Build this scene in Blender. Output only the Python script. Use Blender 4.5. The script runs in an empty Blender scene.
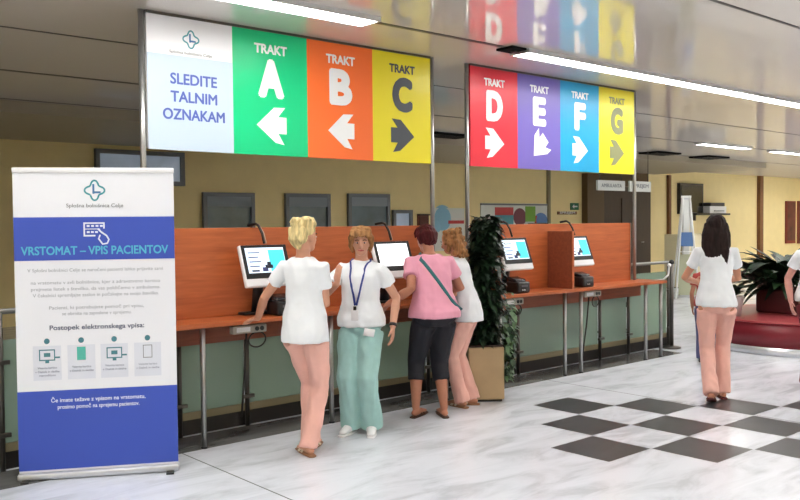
import bpy, bmesh, math, random
from mathutils.bvhtree import BVHTree as BVHTree_
from mathutils import Vector as V, Matrix, noise, Euler, Quaternion
random.seed(4)
S = bpy.context.scene
C = S.collection
PI = math.pi
rad = math.radians

# ------------------------------------------------------------------ camera
EYE = V((0, 0, 1.68)); FPX = 851.575
CR = V((0.75293086, -0.65803229, -0.00941455)); CU = V((0.02806095, 0.01780856, 0.99944757)); CF = V((0.65750111, 0.75277909, -0.03187362))
cd = bpy.data.cameras.new('camera'); cam = bpy.data.objects.new('camera', cd); C.objects.link(cam)
cd.sensor_width = 36; cd.lens = FPX * 36 / 800; cd.clip_end = 200
m = Matrix((CR, CU, -CF)).transposed().to_4x4(); m.translation = EYE
cam.matrix_world = m; S.camera = cam
S.view_settings.view_transform = 'Standard'; S.view_settings.look = 'None'
S.view_settings.gamma = 1; S.view_settings.exposure = 0.85; S.view_settings.use_curve_mapping = False

def ray(px, py): return CF + CR * ((px - 400) / FPX) - CU * ((py - 250) / FPX)
def on_z(px, py, z=0.0):
    d = ray(px, py); return EYE + d * ((z - EYE.z) / d.z)
def on_y(px, py, y):
    d = ray(px, py); return EYE + d * (y / d.y)
def at_depth(px, py, dep): return EYE + ray(px, py) * dep      # dep = distance along the view axis
def depth(p): return (V(p) - EYE).dot(CF)

# ------------------------------------------------------------------ materials
def lin(c):
    c = c / 255
    return c / 12.92 if c <= .04045 else ((c + .055) / 1.055) ** 2.4
def rgb(r, g, b): return (lin(r), lin(g), lin(b), 1)
MATS = {}
def mat(name, col, rough=.5, metal=0., spec=.5, noise_amt=0., noise_scale=20., stretch=(1, 1, 1), bump=0., emit=0., sheen=0.):
    if name in MATS: return MATS[name]
    mt = bpy.data.materials.new(name); mt.use_nodes = True; nt = mt.node_tree
    b = nt.nodes['Principled BSDF']
    col = rgb(*col)
    b.inputs['Base Color'].default_value = col; b.inputs['Roughness'].default_value = rough
    b.inputs['Metallic'].default_value = metal; b.inputs['Specular IOR Level'].default_value = spec
    if sheen: b.inputs['Sheen Weight'].default_value = sheen
    if emit:
        b.inputs['Emission Color'].default_value = col; b.inputs['Emission Strength'].default_value = emit
    if noise_amt or bump:
        tc = nt.nodes.new('ShaderNodeTexCoord'); mp = nt.nodes.new('ShaderNodeMapping'); mp.inputs['Scale'].default_value = stretch
        nz = nt.nodes.new('ShaderNodeTexNoise'); nz.inputs['Scale'].default_value = noise_scale; nz.inputs['Detail'].default_value = 5
        nt.links.new(tc.outputs['Object'], mp.inputs['Vector']); nt.links.new(mp.outputs['Vector'], nz.inputs['Vector'])
        if noise_amt:
            rp = nt.nodes.new('ShaderNodeValToRGB')
            rp.color_ramp.elements[0].position = .3; rp.color_ramp.elements[1].position = .7
            rp.color_ramp.elements[0].color = tuple(c * (1 - noise_amt) for c in col[:3]) + (1,)
            rp.color_ramp.elements[1].color = tuple(min(1, c * (1 + noise_amt)) for c in col[:3]) + (1,)
            nt.links.new(nz.outputs['Fac'], rp.inputs['Fac']); nt.links.new(rp.outputs['Color'], b.inputs['Base Color'])
        if bump:
            bp = nt.nodes.new('ShaderNodeBump'); bp.inputs['Strength'].default_value = bump; bp.inputs['Distance'].default_value = .01
            nt.links.new(nz.outputs['Fac'], bp.inputs['Height']); nt.links.new(bp.outputs['Normal'], b.inputs['Normal'])
    MATS[name] = mt
    return mt

def floor_mat(name, base, vein, joint=True, rough=.2):
    mt = bpy.data.materials.new(name); mt.use_nodes = True; nt = mt.node_tree; N = nt.nodes; L = nt.links
    b = N['Principled BSDF']; b.inputs['Roughness'].default_value = rough; b.inputs['Specular IOR Level'].default_value = .45
    tc = N.new('ShaderNodeTexCoord'); mp = N.new('ShaderNodeMapping')
    mp.inputs['Rotation'].default_value = (0, 0, rad(-20)); mp.inputs['Scale'].default_value = (.8, 2.6, 1)
    L.new(tc.outputs['Object'], mp.inputs['Vector'])
    n1 = N.new('ShaderNodeTexNoise'); n1.inputs['Scale'].default_value = 1.7; n1.inputs['Detail'].default_value = 8; n1.inputs['Roughness'].default_value = .62; n1.inputs['Distortion'].default_value = .8
    L.new(mp.outputs['Vector'], n1.inputs['Vector'])
    rp = N.new('ShaderNodeValToRGB'); e = rp.color_ramp.elements
    e[0].position = .36; e[0].color = rgb(*vein); e[1].position = .58; e[1].color = rgb(*base)
    x = e.new(.47); x.color = rgb(*[(a * 2 + c) / 3 for a, c in zip(base, vein)])
    L.new(n1.outputs['Fac'], rp.inputs['Fac'])
    out = rp.outputs['Color']
    if joint:
        sx = N.new('ShaderNodeSeparateXYZ'); L.new(tc.outputs['Object'], sx.inputs['Vector'])
        def line(sock, off, per, w):
            a = N.new('ShaderNodeMath'); a.operation = 'ADD'; a.inputs[1].default_value = off; L.new(sock, a.inputs[0])
            pp = N.new('ShaderNodeMath'); pp.operation = 'PINGPONG'; pp.inputs[1].default_value = per / 2; L.new(a.outputs[0], pp.inputs[0])
            lt = N.new('ShaderNodeMath'); lt.operation = 'LESS_THAN'; lt.inputs[1].default_value = w; L.new(pp.outputs[0], lt.inputs[0]); return lt.outputs[0]
        a = line(sx.outputs['X'], -2.87 + 4.2 * 5, 4.2, .0055)
        mx = N.new('ShaderNodeMixRGB'); mx.inputs['Color2'].default_value = rgb(120, 122, 124)
        L.new(a, mx.inputs['Fac']); L.new(out, mx.inputs['Color1']); out = mx.outputs['Color']
    L.new(out, b.inputs['Base Color'])
    return mt

def ceil_mat():
    mt = bpy.data.materials.new('glossy_ceiling_panels'); mt.use_nodes = True; nt = mt.node_tree; N = nt.nodes; L = nt.links
    b = N['Principled BSDF']; b.inputs['Base Color'].default_value = rgb(226, 219, 211); b.inputs['Metallic'].default_value = .0
    b.inputs['Roughness'].default_value = .6
    g = N.new('ShaderNodeBsdfGlossy'); g.inputs['Color'].default_value = rgb(232, 228, 222); g.inputs['Roughness'].default_value = .055
    mx = N.new('ShaderNodeMixShader'); mx.inputs[0].default_value = .46
    tc = N.new('ShaderNodeTexCoord'); mp = N.new('ShaderNodeMapping'); mp.inputs['Scale'].default_value = (.25, 2.5, 1)
    nz = N.new('ShaderNodeTexNoise'); nz.inputs['Scale'].default_value = 2.5; nz.inputs['Detail'].default_value = 3
    bp = N.new('ShaderNodeBump'); bp.inputs['Strength'].default_value = .006; bp.inputs['Distance'].default_value = .02
    L.new(tc.outputs['Object'], mp.inputs['Vector']); L.new(mp.outputs['Vector'], nz.inputs['Vector']); L.new(nz.outputs['Fac'], bp.inputs['Height'])
    L.new(bp.outputs['Normal'], g.inputs['Normal'])
    L.new(b.outputs[0], mx.inputs[1]); L.new(g.outputs[0], mx.inputs[2]); L.new(mx.outputs[0], N['Material Output'].inputs['Surface'])
    return mt

def glass_mat():
    mt = bpy.data.materials.new('frosted_green_glass'); mt.use_nodes = True; nt = mt.node_tree; N = nt.nodes; L = nt.links
    b = N['Principled BSDF']; b.inputs['Base Color'].default_value = rgb(172, 192, 182); b.inputs['Roughness'].default_value = .14
    b.inputs['Specular IOR Level'].default_value = .5
    t = N.new('ShaderNodeBsdfTransparent'); t.inputs['Color'].default_value = rgb(205, 225, 208)
    mx = N.new('ShaderNodeMixShader'); mx.inputs[0].default_value = .54
    L.new(b.outputs[0], mx.inputs[1]); L.new(t.outputs[0], mx.inputs[2]); L.new(mx.outputs[0], N['Material Output'].inputs['Surface'])
    return mt

def wood_mat(name, dark, light):
    mt = bpy.data.materials.new(name); mt.use_nodes = True; nt = mt.node_tree; N = nt.nodes; L = nt.links
    b = N['Principled BSDF']; b.inputs['Roughness'].default_value = .38
    tc = N.new('ShaderNodeTexCoord'); mp = N.new('ShaderNodeMapping'); mp.inputs['Scale'].default_value = (1.2, 14, 14)
    nz = N.new('ShaderNodeTexNoise'); nz.inputs['Scale'].default_value = 2.2; nz.inputs['Detail'].default_value = 7; nz.inputs['Distortion'].default_value = .6
    rp = N.new('ShaderNodeValToRGB'); e = rp.color_ramp.elements
    e[0].position = .3; e[0].color = rgb(*dark); e[1].position = .72; e[1].color = rgb(*light)
    L.new(tc.outputs['Object'], mp.inputs['Vector']); L.new(mp.outputs['Vector'], nz.inputs['Vector']); L.new(nz.outputs['Fac'], rp.inputs['Fac']); L.new(rp.outputs['Color'], b.inputs['Base Color'])
    return mt

M_floor = floor_mat('pale_marble', (228, 232, 241), (200, 205, 214))
M_dark = floor_mat('dark_slate_tile', (70, 71, 75), (56, 57, 61), False, .3)
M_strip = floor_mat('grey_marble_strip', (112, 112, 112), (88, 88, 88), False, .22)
M_ceil = ceil_mat(); M_glass = glass_mat()
M_wood = wood_mat('orange_beech', (162, 82, 42), (190, 102, 56))
M_woodd = wood_mat('brown_beech', (122, 62, 42), (142, 76, 52))
M_wall = mat('cream_paint', (243, 223, 164), .7, noise_amt=.03, noise_scale=3)
M_steel = mat('brushed_steel', (170, 170, 168), .3, .9, noise_amt=.05, noise_scale=40)
M_dsteel = mat('dark_steel', (92, 88, 84), .35, .8)
M_alu = mat('silver_aluminium', (205, 207, 212), .35, .6); M_kick = mat('polished_kick_steel', (214, 216, 220), .25, .5)
M_white = mat('white_plastic', (238, 238, 240), .4)
M_black = mat('black_plastic', (22, 22, 24), .35)
M_blk2 = mat('black_kickboard', (34, 30, 28), .5)
M_cap = mat('matt_black', (14, 14, 15), .9, spec=.1)
M_light = mat('lit_diffuser', (255, 252, 246), .5, emit=15.)

# ------------------------------------------------------------------ mesh helpers
def add_box(bm, c, s, rot=None, bev=0., mi=0):
    r = bmesh.ops.create_cube(bm, size=1); vs = r['verts']
    mtx = Matrix.Translation(V(c)) @ (rot.to_4x4() if rot else Matrix.Identity(4)) @ Matrix.Diagonal((s[0], s[1], s[2], 1))
    bmesh.ops.transform(bm, matrix=mtx, verts=vs)
    es = list({e for v in vs for e in v.link_edges})
    if bev:
        rr = bmesh.ops.bevel(bm, geom=es, offset=bev, segments=2, affect='EDGES', profile=.5)
        fs = rr['faces']
    fs = {f for v in vs if v.is_valid for f in v.link_faces}
    for f in fs: f.material_index = mi
def frame_of(t, side=None):
    t = t.normalized()
    s = side if side is not None else (V((1, 0, 0)) if abs(t.x) < .9 else V((0, 1, 0)))
    a = (s - t * s.dot(t)).normalized(); b = t.cross(a)
    return a, b
def add_tube(bm, pts, rs, n=10, side=None, cap=True, round_ends=False, flat=None):
    """pts: list of Vectors; rs: float or (ra, rb) per point; flat: fixed ring frame (a, b)"""
    pts = [V(p) for p in pts]
    if not isinstance(rs, (list, tuple)): rs = [rs] * len(pts)
    rs = [r if isinstance(r, tuple) else (r, r) for r in rs]
    if round_ends:
        t0 = (pts[0] - pts[1]).normalized(); t1 = (pts[-1] - pts[-2]).normalized()
        r0 = min(rs[0]); r1 = min(rs[-1])
        P = [pts[0] + t0 * r0 * .95, pts[0] + t0 * r0 * .7]; R = [(rs[0][0] * .3, rs[0][1] * .3), (rs[0][0] * .72, rs[0][1] * .72)]
        P2 = [pts[-1] + t1 * r1 * .7, pts[-1] + t1 * r1 * .95]; R2 = [(rs[-1][0] * .72, rs[-1][1] * .72), (rs[-1][0] * .3, rs[-1][1] * .3)]
        pts = P + pts + P2; rs = R + rs + R2
    rings = []; pa = side
    for i, p in enumerate(pts):
        if flat: a, b = flat
        else:
            t = (pts[min(i + 1, len(pts) - 1)] - pts[max(i - 1, 0)])
            a, b = frame_of(t, pa); pa = a
        rings.append([bm.verts.new(p + a * (math.cos(2 * PI * k / n) * rs[i][0]) + b * (math.sin(2 * PI * k / n) * rs[i][1])) for k in range(n)])
    for i in range(len(rings) - 1):
        for k in range(n):
            bm.faces.new((rings[i][k], rings[i][(k + 1) % n], rings[i + 1][(k + 1) % n], rings[i + 1][k]))
    if cap:
        bm.faces.new(list(reversed(rings[0]))); bm.faces.new(rings[-1])
def add_ball(bm, c, r, rot=None, n=16):
    rr = bmesh.ops.create_uvsphere(bm, u_segments=n, v_segments=n // 2 + 2, radius=1)
    r = r if isinstance(r, tuple) else (r, r, r)
    mtx = Matrix.Translation(V(c)) @ (rot.to_4x4() if rot else Matrix.Identity(4)) @ Matrix.Diagonal((*r, 1))
    bmesh.ops.transform(bm, matrix=mtx, verts=rr['verts'])
def add_poly(bm, pts, y0, y1, mi=0):
    """prism: outline pts (x, z) extruded from y0 to y1 (y0 < y1, front at y0)"""
    a = [bm.verts.new((x, y0, z)) for x, z in pts]; b = [bm.verts.new((x, y1, z)) for x, z in pts]
    fs = [bm.faces.new(a), bm.faces.new(list(reversed(b)))]
    for i in range(len(pts)):
        j = (i + 1) % len(pts); fs.append(bm.faces.new((a[i], b[i], b[j], a[j])))
    for f in fs: f.material_index = mi
def obj(name, bm, ms, parent=None, smooth=False, recalc=True):
    if recalc: bmesh.ops.recalc_face_normals(bm, faces=bm.faces)
    me = bpy.data.meshes.new(name); bm.to_mesh(me); bm.free()
    for mm in (ms if isinstance(ms, (list, tuple)) else [ms]): me.materials.append(mm)
    if smooth:
        for p in me.polygons: p.use_smooth = True
    o = bpy.data.objects.new(name, me); C.objects.link(o)
    if parent: o.parent = parent
    return o
def B(): return bmesh.new()
def boxo(name, c, s, m, parent=None, rot=None, bev=0.):
    bm = B(); add_box(bm, c, s, rot, bev); return obj(name, bm, m, parent)
def tubeo(name, pts, r, m, parent=None, n=12):
    bm = B(); add_tube(bm, pts, r, n); return obj(name, bm, m, parent, True)
def tag(o, label, cat, group=None):
    o['label'] = label; o['category'] = cat
    if group: o['group'] = group
    return o
def thing(name, label, cat, loc=(0, 0, 0), rz=0., group=None):
    o = bpy.data.objects.new(name, None); C.objects.link(o); o.empty_display_size = .1
    o.location = loc; o.rotation_euler = (0, 0, rz)
    return tag(o, label, cat, group)
def struct(o): o['kind'] = 'structure'; return o
def lab(o, l): o['label'] = l; return o

FONT_CACHE = {}
def text_into(bm, body, size, x, z, y, align='CENTER', bold=0., sx=1., mi=0, depth_=.002, width=None):
    """lettering facing -Y, centred at (x, z), on plane y; joined into bm"""
    cu = bpy.data.curves.new('txt', 'FONT'); cu.body = body; cu.size = size; cu.align_x = align; cu.align_y = 'CENTER'
    cu.resolution_u = 4; cu.extrude = depth_ / 2
    o = bpy.data.objects.new('txt', cu); C.objects.link(o)
    dg = bpy.context.evaluated_depsgraph_get(); me = bpy.data.meshes.new_from_object(o.evaluated_get(dg))
    bpy.data.objects.remove(o)
    if len(me.vertices):
        xs = [v.co.x for v in me.vertices]; zs = [v.co.y for v in me.vertices]
        k = sx if width is None else width / (max(xs) - min(xs))
        cx = (max(xs) + min(xs)) / 2 if align == 'CENTER' else min(xs); cz = (max(zs) + min(zs)) / 2
        t = B(); t.from_mesh(me)
        for v in t.verts: v.co = V(((v.co.x - cx) * k + x, y - v.co.z - depth_ / 2, v.co.y - cz + z))
        for f in t.faces: f.material_index = mi
        bmesh.ops.recalc_face_normals(t, faces=t.faces)
        tm = bpy.data.meshes.new('t'); t.to_mesh(tm); t.free()
        n_ = 10 if bold else 1; prev = (0., 0., 0.)
        for q in range(n_):                       # thicker, round-cornered strokes
            a_ = 2 * PI * q / n_; off = (bold * size * math.cos(a_), -q * 2e-5, bold * size * math.sin(a_)) if bold else (0., 0., 0.)
            tm.transform(Matrix.Translation(V(off) - V(prev))); prev = off; bm.from_mesh(tm)
        bpy.data.meshes.remove(tm)
    bpy.data.meshes.remove(me)

# ------------------------------------------------------------------ room shell
ZC = 3.28; X0, X1, Y0, Y1 = -7., 36., -8., 15.
def slab(name, x0, x1, y0, y1, z0, z1, m):
    return struct(boxo(name, ((x0 + x1) / 2, (y0 + y1) / 2, (z0 + z1) / 2), (x1 - x0, y1 - y0, z1 - z0), m))
slab('floor', X0, X1, Y0, Y1, -.1, 0, M_floor)
slab('ceiling', X0, X1, Y0, Y1, ZC, ZC + .1, M_ceil)
slab('wall_back', X0, X1, Y1, Y1 + .15, -.1, ZC + .1, M_wall)
slab('wall_front', X0, X1, Y0 - .15, Y0, -.1, ZC + .1, M_wall)
slab('wall_left', X0 - .15, X0, Y0, Y1, -.1, ZC + .1, M_wall)
slab('wall_right', X1, X1 + .15, Y0, Y1, -.1, ZC + .1, M_wall)
M_soffit = mat('soffit_paint', (168, 158, 138), .45)
slab('trim_1', X0, 23.8, 11.4, Y1, 3.13, ZC, M_soffit)
M_groove = mat('dark_ceiling_groove', (70, 66, 62), .5)
for i, (y, w) in enumerate([(5.27, .05), (7.25, .03), (9.25, .06), (11.3, .03), (3.2, .03), (1.2, .05), (-2.85, .05)]):
    slab('trim_%d' % (i + 2), X0, X1, y - w / 2, y + w / 2, ZC - .004, ZC + .01, M_groove)
M_brown = mat('brown_stain', (120, 78, 44), .5, noise_amt=.1, noise_scale=8)
def wall_rect(px0, py0, px1, py1, y=Y1):
    a = on_y(px0, py0, y); b = on_y(px1, py1, y); return a, b
# pilaster and edge lines on the back wall
p = on_y(760, 200, 14.95); slab('trim_9', p.x - .13, p.x + .13, 14.88, 15, 0, 3.28, M_brown)
p = on_y(669, 200, 14.95); slab('trim_10', p.x - .06, p.x + .06, 14.9, 15, 0, 3.13, M_brown)
M_olive = mat('grey_groove', (150, 140, 110), .6)
p = on_y(549, 200, 14.95); slab('trim_11', p.x - .05, p.x + .05, 14.93, 15, 0, 3.13, M_olive)

# floor inlays
bm = B(); xs = 5.9946; ys = 5.0416; s = .5215
for (i, j) in [(0, 0), (-1, 1), (-2, 2), (1, 1), (0, 2), (-1, 3), (2, 2), (1, 3), (0, 4), (3, 3), (2, 4), (1, 5), (4, 4), (3, 5), (2, 6)]:
    g = .004
    x_, y_ = xs + i * s, ys - j * s
    f = bm.faces.new([bm.verts.new(v) for v in ((x_ + g, y_ - s + g, .0015), (x_ + s - g, y_ - s + g, .0015), (x_ + s - g, y_ - g, .0015), (x_ + g, y_ - g, .0015))])
struct(obj('floor_inlay', bm, M_dark))
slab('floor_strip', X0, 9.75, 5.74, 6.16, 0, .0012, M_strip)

# ------------------------------------------------------------------ windows, doors and things on the back wall
M_wframe = mat('grey_window_frame', (112, 116, 122), .45, .3)
M_wglass = mat('dim_blue_glass', (118, 138, 150), .1, spec=.8, noise_amt=.25, noise_scale=1.5)
M_wglass2 = mat('pale_blue_glass', (168, 184, 204), .12, spec=.8, noise_amt=.2, noise_scale=1.2, emit=.12)  # faint emission stands in for outside light behind the pane
M_blind = mat('grey_blind', (140, 150, 158), .6)
def window(n, x0, x1, z0, z1, gm, blind=.2, y=Y1):
    w = .08
    bm = B()
    for c, sz in (((x0 + w / 2), (w, z1 - z0)), ((x1 - w / 2), (w, z1 - z0))): add_box(bm, (c, y - .04, (z0 + z1) / 2), (sz[0], .08, sz[1]))
    for zc in (z0 + w / 2, z1 - w / 2): add_box(bm, ((x0 + x1) / 2, y - .04, zc), (x1 - x0 - 2 * w, .08, w))
    f = struct(obj('window_%d' % n, bm, M_wframe))
    boxo('pane', ((x0 + x1) / 2, y - .015, (z0 + z1) / 2), (x1 - x0 - 2 * w, .02, z1 - z0 - 2 * w), gm, f)
    if blind: boxo('blind_box', ((x0 + x1) / 2, y - .05, z1 - w - blind / 2), (x1 - x0 - 2 * w, .05, blind), M_blind, f)
window(1, 5.9, 7.62, 2.42, 3.05, M_wglass2, 0)
window(2, 8.0, 9.15, 1.3, 2.31, M_wglass)
window(3, 9.9, 11.05, 1.3, 2.32, M_wglass)
window(4, 11.55, 12.75, 1.3, 2.34, M_wglass)
window(5, 12.85, 13.45, 1.35, 1.98, M_wglass2, 0)
# dark doorway with brown jamb
M_dwood = mat('dark_brown_door', (58, 40, 26), .5, noise_amt=.15, noise_scale=4, stretch=(6, 1, 1))
M_jamb = mat('brown_door_jamb', (92, 70, 40), .55)
dr = struct(boxo('door_1', (21.75, 14.93, 1.35), (3.3, .1, 2.7), M_dwood))
boxo('jamb', (20.45, 14.9, 1.52), (.8, .2, 3.05), M_jamb, dr); boxo('head', (22., 14.9, 2.92), (2.3, .2, .42), M_jamb, dr)
bm = B(); add_tube(bm, [(22.9, 14.84, 1.02), (22.9, 14.8, 1.02), (22.76, 14.8, 1.02)], .015); obj('handle', bm, M_steel, dr)
for xx in (21.2, 22.2): boxo('panel', (xx, 14.87, 1.3), (.75, .04, 2.1), M_dwood, dr)

M_post = mat('poster_paper', (222, 224, 218), .6)
def flat(name, label, cat, px0, py0, px1, py1, m, y=Y1, t=.03, group=None):
    a, b = wall_rect(px0, py0, px1, py1, y)
    x0, x1, z1, z0 = a.x, b.x, a.z, b.z
    o = thing(name, label, cat, ((x0 + x1) / 2, y, z0), 0, group)
    boxo('board', (0, -t / 2, (z1 - z0) / 2), (x1 - x0, t, z1 - z0), m, o)
    return o, x1 - x0, z1 - z0
M_red = mat('print_red', (190, 60, 62), .6); M_teal = mat('print_teal', (86, 160, 172), .6); M_grn = mat('print_green', (120, 170, 62), .6)
M_blu = mat('print_blue', (92, 130, 186), .6); M_mar = mat('print_maroon', (120, 62, 74), .6); M_sky = mat('print_sky', (140, 190, 214), .6); M_gry = mat('print_grey', (120, 124, 128), .6)
o, w, h = flat('wall_poster', 'long white poster strip with red, teal, green and blue pictures on back wall', 'poster', 480, 203, 549, 226, M_post)
h = .55
bm = B()
add_box(bm, (-w * .18, -.032, h * .72), (w * .26, .006, h * .4), mi=0); add_box(bm, (-w * .18, -.034, h * .3), (w * .26, .006, h * .5), mi=1)
add_box(bm, (w * .2, -.033, h * .6), (w * .15, .006, h * .75), mi=2); add_ball(bm, (w * .36, -.03, h * .3), (.28, .01, .2))
for f in bm.faces:
    if f.calc_center_median().x > w * .29: f.material_index = 3
r0 = len(bm.faces)
add_ball(bm, (w * .045, -.03, h * .45), (.26, .012, .24)); bm.faces.ensure_lookup_table()
for f in bm.faces[r0:]: f.material_index = 4
obj('picture', bm, [M_red, M_teal, M_grn, M_blu, M_mar], o); boxo('top_bar', (0, -.03, .58), (w, .05, .04), M_gry, o)
boxo('bottom_bar', (w * .33, -.03, .06), (w * .33, .05, .05), M_black, o)
o, w, h = flat('wall_poster', 'pale blue and white notice with red band, seen in the gap between the two signs', 'poster', 432, 208, 464, 250, M_post)
bm = B(); add_ball(bm, (-w * .2, -.02, h * .75), (.34, .02, .34)); add_ball(bm, (-w * .36, -.02, h * .6), (.16, .02, .2)); obj('picture', bm, M_sky, o)
boxo('red_band', (w * .22, -.035, h * .67), (w * .5, .01, .08), M_red, o); boxo('rule', (w * .2, -.035, h * .3), (w * .5, .01, .04), M_gry, o)
o, w, h = flat('notice_box', 'small brown wooden notice box on back wall beside pale window', 'box', 417, 214, 428, 228, mat('box_brown', (112, 56, 36), .5))
boxo('lid', (0, -.06, h * .94), (w * 1.06, .1, h * .1), M_dwood, o); boxo('door_panel', (0, -.045, h * .45), (w * .8, .03, h * .7), mat('box_brown2', (98, 46, 30), .5), o)
o, w, h = flat('exit_sign', 'small green emergency exit sign on wall left of the dark doorway', 'sign', 570, 203, 578, 210, mat('exit_green', (30, 110, 70), .5))
bm = B(); add_poly(bm, [(-w * .32, h * .5), (-w * .1, h * .8), (-w * .1, h * .6), (w * .3, h * .6), (w * .3, h * .4), (-w * .1, h * .4), (-w * .1, h * .2)], -.036, -.03); obj('arrow', bm, M_post, o)
o, w, h = flat('name_strip', 'thin brown lettered strip on wall below the exit sign', 'sign', 557, 211.5, 576, 214.5, M_brown)
bm = B(); text_into(bm, 'SPREJEM', h * 1.0, 0, h * .5, -.031, width=w * .8, bold=.03); obj('lettering', bm, M_post, o)
for (a, tx, lb) in (((597, 180, 624, 191), 'AMBULANTA', 'white hanging direction plate with small lettering in the dark doorway'), ((629, 181, 650, 192), 'SPREJEM', 'white hanging direction plate right of the yellow G panel')):
    q0 = on_y(a[0], a[1], 11.0); q1 = on_y(a[2], a[3], 11.0)
    w = q1.x - q0.x; h = q0.z - q1.z
    o = thing('hanging_plate', lb, 'sign', ((q0.x + q1.x) / 2, 11.0, q1.z))
    boxo('plate', (0, 0, h / 2), (w, .05, h), mat('plate_white', (196, 200, 196), .5), o)
    bm = B(); text_into(bm, tx, h * .5, 0, h / 2, -.027, width=w * .75, bold=.02); obj('lettering', bm, M_gry, o)
    for sx in (-1, 1): tubeo('hanger', [(sx * w * .4, 0, h), (sx * w * .4, 0, ZC - q1.z)], .008, M_dsteel, o, 6)
# television, shelf unit, tall red pictures
o, w, h = flat('wall_television', 'dark wall television behind the white leaflet stand', 'television', 677, 183, 700, 214, mat('tv_case', (30, 24, 24), .4), t=.12)
boxo('screen', (0, -.125, h / 2), (w * .9, .012, h * .88), mat('tv_screen', (16, 14, 16), .15), o)
boxo('wall_bracket', (0, -.02, -.03), (w * .3, .04, .1), M_dsteel, o)
for px0, px1, lb in ((785, 794, 'tall narrow maroon picture panel on the cream wall, left of its pair'), (797, 806, 'tall narrow maroon picture panel cut by the right picture edge')):
    o, w, h = flat('wall_picture', lb, 'picture', px0, 201, px1, 243, mat('picture_frame', (128, 52, 44), .5), t=.06)
    boxo('picture', (0, -.062, h * .52), (w * .78, .012, h * .9), mat('picture_maroon', (96, 44, 42), .5, noise_amt=.6, noise_scale=2.5), o)

# ------------------------------------------------------------------ ceiling lights and vents
def strip_light(x0, x1, y, w, label, group=None):
    o = thing('ceiling_light', label, 'ceiling light', ((x0 + x1) / 2, y, ZC), 0, group)
    bm = B(); L_ = x1 - x0
    for sy in (-1, 1): add_box(bm, (0, sy * (w / 2 + .012), -.02), (L_, .02, .04))
    for sx in (-1, 1): add_box(bm, (sx * (L_ / 2 + .01), 0, -.02), (.02, w + .044, .04))
    obj('housing', bm, M_alu, o)
    boxo('diffuser', (0, 0, -.018), (L_, w, .03), M_light, o, bev=.006)
    return o
strip_light(1.2, 4.26, 5.22, .2, 'long lit strip light cut by top picture edge, above the green and orange panels')
strip_light(6.12, 14.6, 5.27, .19, 'longest lit ceiling strip, running right from above the purple panel')
strip_light(16.3, 18.3, 9.2, .2, 'short lit ceiling strip far back, left of the two small ones')
strip_light(19.5, 21.6, 9.2, .2, 'short lit ceiling strip far back at right picture edge')
g = 'ceiling strip lights added out of view'
for (x0, x1, y) in ((-5, .4, 1.2), (-5, .4, 3.2), (1.2, 4.6, 1.2), (6, 14, 1.2), (16, 24, 1.2), (-5, -.6, -2.8), (1.2, 8, -2.8), (10, 18, -2.8), (20, 28, -2.8), (17, 25, 5.25), (24, 30, 9.2), (10.2, 12.6, 9.2), (26, 34, 1.2), (22.5, 24, 9.2), (30, 35, 9.2), (29.5, 34, 12.6), (15, 17, 5.25), (26, 33, 5.25)):  # unseen strips added to light the hall, some to brighten the back right
    strip_light(x0, x1, y, .2, 'white fluorescent ceiling strip light added out of view to light the hall', g)
o = thing('end_cap', 'black end cap on the ceiling at left end of longest strip light', 'end cap', (5.99, 5.27, ZC))
boxo('cap', (0, 0, -.012), (.2, .2, .022), M_cap, o, bev=.004); boxo('clip', (.05, 0, -.028), (.06, .05, .012), M_dsteel, o)
for (px, py, lb) in ((655, 153, 'dark slotted ceiling vent just right of yellow G panel'), (705, 157, 'dark slotted ceiling vent over the leaflet stand'), (440, 135, 'dark slotted ceiling vent seen between yellow C and red D panels')):
    q = on_z(px, py, ZC)
    o = thing('ceiling_vent', lb, 'vent', (q.x, q.y, ZC))
    boxo('grille', (0, 0, -.02), (1.0, .8, .04), M_cap, o, bev=.005)
    bm = B()
    for k in range(6): add_box(bm, (0, -.32 + k * .128, -.042), (.94, .012, .008))
    obj('slats', bm, M_dsteel, o)

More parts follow.
